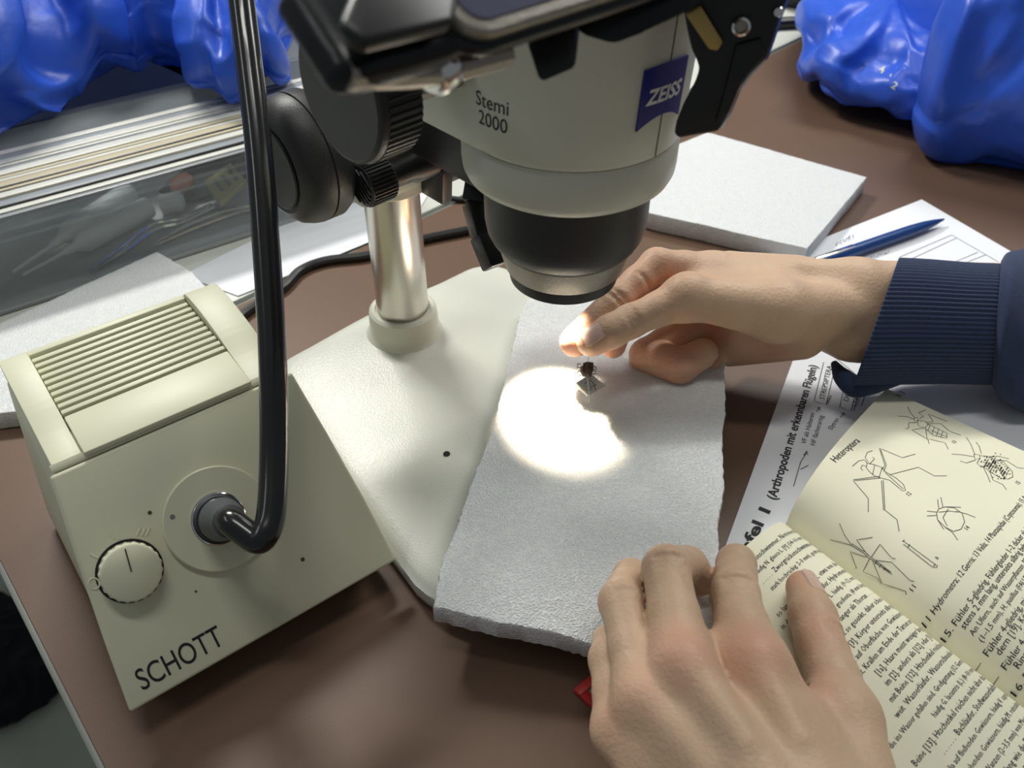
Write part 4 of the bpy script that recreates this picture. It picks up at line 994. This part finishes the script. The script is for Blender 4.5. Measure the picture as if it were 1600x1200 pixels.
def hand_mesh(name, label, palm, fingers, creases, reds, parent, h=1.15, kp=9, kf=7):
    allp = [p for a in palm for p in a[:2]]+[p for fg in fingers for p in [q[0] for q in fg]]
    Fd = Field(allp, 30, h)
    PF = Fd.new()
    for it in palm: Fd.add(PF, it[0], it[1], it[2], it[3], it[5] if len(it) > 5 and it[5] else kp, it[4] if len(it) > 4 else None)
    tot = PF
    for fg in fingers:
        F = Fd.new()
        for (a, ra), (b, rb) in zip(fg, fg[1:]): Fd.add(F, a, b, ra, rb, 3.0)
        tot = np.minimum(tot, smin(PF, F, kf))
    for (a, b, r) in creases:
        G_ = Fd.new(); Fd.add(G_, a, b, r, r, 0); k = 1.6
        hh = np.maximum(k-np.abs(tot+G_), 0)/k; tot = np.maximum(tot, -G_)+hh*hh*k*.25
    v, f = nets(tot, Fd.o, Fd.h); v = relax(v, f, 2, .5)
    o = mk(name, (v, f.tolist()), M['skin'], parent, smooth=180, label=label)
    red = np.zeros(len(v))
    for c, r, s in reds: red = np.maximum(red, s*np.exp(-((v-c)**2).sum(1)/(r*r)))
    at = o.data.attributes.new('red', 'FLOAT', 'POINT'); at.data.foreach_set('value', red.astype(np.float32))
    return o, (tot, Fd)
def nail_on(F, tip, base, up, w, L_, parent, back=2.0, lift_=.15):
    """curved nail plate lying on the implicit surface near a fingertip; tip/base give the finger direction, up the side the nail faces"""
    tot, Fd = F; t = unit(tip-base); n_ = unit(up-t*(up@t)); s = np.cross(t, n_)
    def surf(p):                                # march from outside to the surface along -n
        q = p+n_*22
        for _ in range(400):
            i = np.round((q-Fd.o)/Fd.h).astype(int)
            if np.any(i < 0) or np.any(i >= Fd.n): q = q-n_*.2; continue
            if tot[tuple(i)] < .1: break
            q = q-n_*.2
        return q
    g = np.zeros((7, 6, 3))
    for a in range(7):
        for b in range(6):
            x = -1+2*a/6; y = b/5
            yy = y*L_; ww = w/2*(1-.14*(1-y))*(1 if y < .8 else 1-.35*((y-.8)/.2)**2)
            g[a,b] = surf(tip+t*(yy-L_+back)+s*x*ww)
    # smooth heights
    hts = ((g-tip)@n_)
    for _ in range(4):
        hp = np.pad(hts, 1, mode='edge'); hts = (hp[:-2,1:-1]+hp[2:,1:-1]+hp[1:-1,:-2]+hp[1:-1,2:]+2*hts)/6
    v = []
    for off in (lift_+.35, -1.0):
        for a in range(7):
            for b in range(6):
                q = g[a,b]; q = q+n_*(hts[a,b]-(q-tip)@n_)
                v.append(tuple(q+n_*(off-.25*(abs(a-3)/3)**3)))
    ix = lambda o_, a, b: o_*42+a*6+b; f = []
    for a in range(6):
        for b in range(5): f += [[ix(0,a,b),ix(0,a+1,b),ix(0,a+1,b+1),ix(0,a,b+1)],[ix(1,a,b),ix(1,a,b+1),ix(1,a+1,b+1),ix(1,a+1,b)]]
    for a in range(6): f += [[ix(0,a,0),ix(1,a,0),ix(1,a+1,0),ix(0,a+1,0)],[ix(0,a,5),ix(0,a+1,5),ix(1,a+1,5),ix(1,a,5)]]
    for b in range(5): f += [[ix(0,0,b),ix(0,0,b+1),ix(1,0,b+1),ix(1,0,b)],[ix(0,6,b),ix(1,6,b),ix(1,6,b+1),ix(0,6,b+1)]]
    return mk('fingernail', fixn((v, f)), M['nail'], parent, smooth=60, label='pale fingernail')

per = thing('person', 'person in navy sweater pinching an insect with one hand, other hand on book', 'person', (230,250,0))
# ---- near hand: back up, fingers curled over the foam edge, thumb on the page
def N(px, py, z): return P(px, py, z)
Im, Ip, Id, It = N(1172,1040,64), N(1148,928,54), V(101,249,47), V(101,245,42)
Mm, Mp, Md, Mt = N(1066,1046,69), N(1041,889,67), N(1074,884,52), N(1092,905,43)
Rm, Rp, Rd, Rt = N(1004,1098,62), N(970,940,60), N(986,902,50), N(1018,912,43)
Qm, Qp, Qd, Qt = N(967,1140,48), N(951,1030,47), N(955,1003,43), N(975,1003,42)
Tm, Ti, Tt = N(1322,1122,46), N(1283,1004,38), N(1255,918,30)
W0 = V(100,98,62); WI, WM, WR_, WQ, WT = W0+V(12,4,3), W0+V(2,2,6), W0+V(-10,2,2), W0+V(-20,0,-4), W0+V(22,12,-8)
fup = V(0,0,1)
palm = [(WI, Im, 13, 10.5), (WM, Mm, 13, 10.8), (WR_, Rm, 12.5, 10), (WQ, Qm, 12, 9.5), (WT, Tm, 15, 12.5),
        (WI+V(0,0,-10), Im+V(0,0,-10), 12, 8), (WQ+V(2,0,-8), Qm+V(4,0,-8), 12, 9), (WM+V(0,0,-12), Mm+V(0,-4,-12), 12, 9),
        (Tm+V(-8,2,0), (Im*.62+WI*.38)+V(2,0,-8), 11, 9), (W0, W0+V(22,-90,8), 25, 27, (fup,.72)), (W0+V(-8,0,0), W0+V(10,0,0), 20, 20, (fup,.8)),
        (Im*.72+Ip*.28+V(0,0,-5), Mm*.72+Mp*.28+V(0,0,-5), 6.5, 6.5), (Mm*.74+Mp*.26+V(0,0,-5), Rm*.74+Rp*.26+V(0,0,-5), 6, 6), (Im*.9+Ip*.1+V(9,0,-4), Im*.3+WI*.7+V(12,0,-6), 7, 10),
        # tendons and knuckle pads
        (WI*.4+Im*.6+V(0,0,9.5), Im+V(0,-2,7.5), 2.6, 4.4, None, 6), (WM*.4+Mm*.6+V(0,0,9.5), Mm+V(0,-1,8), 2.6, 4.8, None, 6), (WR_*.4+Rm*.6+V(0,0,9), Rm+V(0,-1,7), 2.4, 4.2, None, 6), (WQ*.4+Qm*.6+V(0,0,8), Qm+V(0,0,6.5), 2.2, 4.0, None, 6)]
fing = [[(Im+V(2,0,0),13.2),((Im+Ip)/2,10.9),(Ip,10.2),((Ip+Id)/2,9.0),(Id,8.6),(It,7.8)],
        [(Mm,12.4),((Mm+Mp)/2,10.2),(Mp,9.9),((Mp+Md)/2,8.8),(Md,8.4),(Mt,7.8)],
        [(Rm,9.8),((Rm+Rp)/2,8.7),(Rp,9.0),((Rp+Rd)/2,8.0),(Rd,7.8),(Rt,7.2)],
        [(Qm,9.4),((Qm+Qp)/2,8.0),(Qp,8.0),(Qd,7.4),(Qt,6.6)],
        [(Tm,12.4),((Tm+Ti)/2,10.6),(Ti,10.6),((Ti*.55+Tt*.45),10.2),(Tt,8.0)]]
def ring_crease(c, d, up, r, w, ang=1.0):
    """short groove across a joint"""
    d = unit(d); n_ = unit(up-d*(up@d)); s = np.cross(d, n_); out = []
    pts = [c+(n_*math.cos(a)+s*math.sin(a))*(r+w*.45) for a in np.linspace(-ang, ang, 5)]
    return [(a, b, w) for a, b in zip(pts, pts[1:])]
cr = []
for c, d in ((Mp, Mp-Mm),(Ip, Ip-Im),(Rp, Rp-Rm)): 
    for o_ in (-3.4, -.6, 2.2): cr += ring_crease(c+unit(d)*(o_-3), d, fup, 9.9, .8, .6)
for o_ in (-3.2, -.4, 2.4): cr += ring_crease(Ti+unit(Tt-Ti)*o_, Tt-Ti, V(.75,.1,.65), 10.6, .8, .8)
cr += [(N(1268,1092,44), N(1258,1072,50), 1.6), (N(1268,1092,46), N(1290,1104,55), 1.2)]
reds = [(Mm+V(0,2,8), 12, .65), (Im+V(0,0,8), 14, .65), (Rm+V(0,0,7), 10, .4), (Qm+V(0,0,7), 10, .4), (Tt, 13, .6), (Ti, 15, .5), ((Tm+Im)/2, 16, .45), (Mt, 9, .6), (Ip, 8, .2), (Mp, 8, .2)]
nh, nF = hand_mesh('hand', 'near hand resting on book, back upwards with pink knuckles', palm, fing, cr, reds, per)
nail_on(nF, Tt, Ti, V(.52,-.25,.82), 12.5, 15, nh, back=5.0)

# ---- far hand: thumb and index finger pinch, other fingers curled
fm = [(1112,424,522),(1026,414,508),(965,468,497),(905,524,492)]
Im, Ip, Id, It = [D(*q) for q in fm]
It = D(898,534,496)
Mm, Mp, Md, Mt = D(1125,440,540), D(1020,446,532), D(972,496,520), D(958,540,508)
Rm, Rp, Rd, Rt = D(1128,470,552), D(1010,555,524), D(1062,572,514), D(1098,552,516)
Qm, Qp, Qd, Qt = D(1140,505,556), D(1062,588,538), D(1092,588,532), D(1112,572,530)
Tc, Tm, Ti, Tt = D(1215,485,498), D(1072,464,489), D(985,502,484), D(924,534,482)
Wc = D(1335,485,528)
dors = UP; rad_ = -FWD
palm = [(Wc+dors*16+rad_*4, Im, 13, 10.5), (Wc+dors*12-rad_*8, Mm, 14, 10.5), (Wc-dors*2-rad_*10, Rm, 14, 10), (Wc-dors*12-rad_*6, Qm, 13, 10),
        (Wc+rad_*4, Tc, 16, 17), (Tc, Tm, 16.5, 11.5), (D(1250,520,520), D(1140,538,538), 16, 13.5), (D(1200,470,515), D(1110,455,515), 18, 14),
        (Tm+dors*-2, (Im+Mm)/2, 9, 8), (D(1160,515,528), D(1130,500,535), 15, 12),
        (D(1230,445,535), D(1140,430,535), 17, 14),
        (Wc+dors*9, D(1560,492,548)+dors*8, 21, 24, (rad_,.86)), (Wc-dors*11, D(1560,505,548)-dors*8, 20, 24, (rad_,.86)),
        (D(1078,448,487), D(1066,452,484), 6, 6, None, 6)]
fing = [[(Im,10.8),((Im+Ip)/2,9.8),(Ip,9.6),((Ip+Id)/2,8.8),(Id,8.8),(It,8.7)],
        [(Mm,10.5),((Mm+Mp)/2,9.5),(Mp,9.5),(Md,8.4),(Mt,7.4)],
        [(Rm,10),((Rm+Rp)/2,9.2),(Rp,9.8),((Rp+Rd)/2,10.2),(Rd,10.0),(Rt,9.0)],
        [(Qm,9),((Qm+Qp)/2,8),(Qp,7.8),(Qd,7.4),(Qt,6.6)],
        [(Tm,11.4),((Tm+Ti)/2,9.4),(Ti,9.2),(Ti*.5+Tt*.5,9.2),(Tt,8.3)]]
cr = []
for o_ in (-2.6, 0, 2.6): cr += ring_crease(Ti+unit(Tt-Ti)*o_, Tt-Ti, rad_+dors*.35, 9.2, .7, .75)
for c, d in ((Id, It-Id),): 
    for o_ in (-1.5, 1.8): cr += ring_crease(c+unit(d)*o_, d, rad_-dors*.3, 8.3, .8, .9)
cr += ring_crease(Ip*.5+Id*.5, Id-Ip, rad_-dors*.4, 8.9, .7, .8)
cr += [(D(1120,542,509), D(1180,520,500), 1.0), (D(1180,520,500), D(1236,500,500), .8), (D(1112,560,512), D(1128,575,520), 1.2)]
reds = [(It, 18, .8), (Tt, 12, .5), (Rp, 20, .65), (Rd, 16, .75), (Qd, 16, .8), (Mt, 16, .9), (D(1020,470,510), 26, .7), (D(1200,560,520), 26, .5), (D(1110,500,520), 18, .6)]  # paints the spot light glowing red through the fingers into the skin colour
fh, fF = hand_mesh('hand', 'far hand pinching the pinned insect between thumb and forefinger', palm, fing, cr, reds, per)
nail_on(fF, Tt, Ti, rad_*1.0+dors*.55, 10.5, 12.0, fh, back=5.0)

# ---- navy sleeve with ribbed cuff
def ringtube(rings, nseg, mod=None, n_in=None):
    v = []; f = []
    for i, (c, A, B_) in enumerate(rings):
        for k in range(nseg):
            t = 2*math.pi*k/nseg; m = mod(i, k, t) if mod else 1
            v.append(tuple(c+(A*math.cos(t)+B_*math.sin(t))*m))
    for i in range(len(rings)-1):
        for k in range(nseg): f.append([i*nseg+k, i*nseg+(k+1)%nseg, (i+1)*nseg+(k+1)%nseg, (i+1)*nseg+k])
    return v, f
def lerp_rings(keys, sub):
    out = []; arr = [np.concatenate(k) for k in keys]
    for q in crom(arr, sub): out.append((q[:3], q[3:6], q[6:9]))
    return out
def rk(px, py, d, sx, sy, dep, sk=0):         # ring key: centre pixel+distance, half axis as pixel vector (sx,sy), half depth in mm
    c = D(px, py, d); A = D(px+sx, py+sy, d+sk)-c; B_ = unit(ray(px, py))*dep; return (c, A, B_)
slv = lerp_rings([rk(1556,505,541,8,-88,34), rk(1560,508,541,6,-104,40), rk(1584,512,543,4,-122,46), rk(1650,520,548,2,-138,50), rk(1760,530,556,0,-146,52), rk(1950,540,570,0,-150,54)], 6)
def smod(i, k, t): return 1+.018*math.sin(i*.9+2*math.sin(t*2))+.02*mnoise.noise(Vector((i*.25, math.cos(t)*2, math.sin(t)*2)))
v, f = ringtube(slv, 72, smod)
sl = mk('sleeve', fixn((v, f)), M['navy'], per, smooth=180, label='navy sweater sleeve')
cf_ = lerp_rings([rk(1384,496,527,20,-76,27), rk(1373,500,526,30,-90,31), rk(1369,503,526,35,-98,34), rk(1380,503,526.5,31,-99,34.5), rk(1430,503,530,22,-97,34), rk(1500,505,535,15,-94,35), rk(1560,507,540,11,-93,36), rk(1576,508,541,10,-86,34)], 5)
NR = 84
def cmod(i, k, t): return 1+(.012 if (k % 4) < 2 else -.012)*(1 if 6 < i < 34 else .4)
v, f = ringtube(cf_, NR*4, cmod)
mk('cuff', fixn((v, f)), M['navy'], sl, smooth=180, label='ribbed navy cuff')
# the loose fold of the cuff under the wrist
fl = [D(1303,567,540), D(1316,588,532), D(1336,603,527), D(1366,600,527), D(1410,592,530)]
v, f = tube(fl, [2,5.5,7,6,3], 16, 8)
mk('cuff_fold', (v, f), M['navy'], sl, smooth=180)
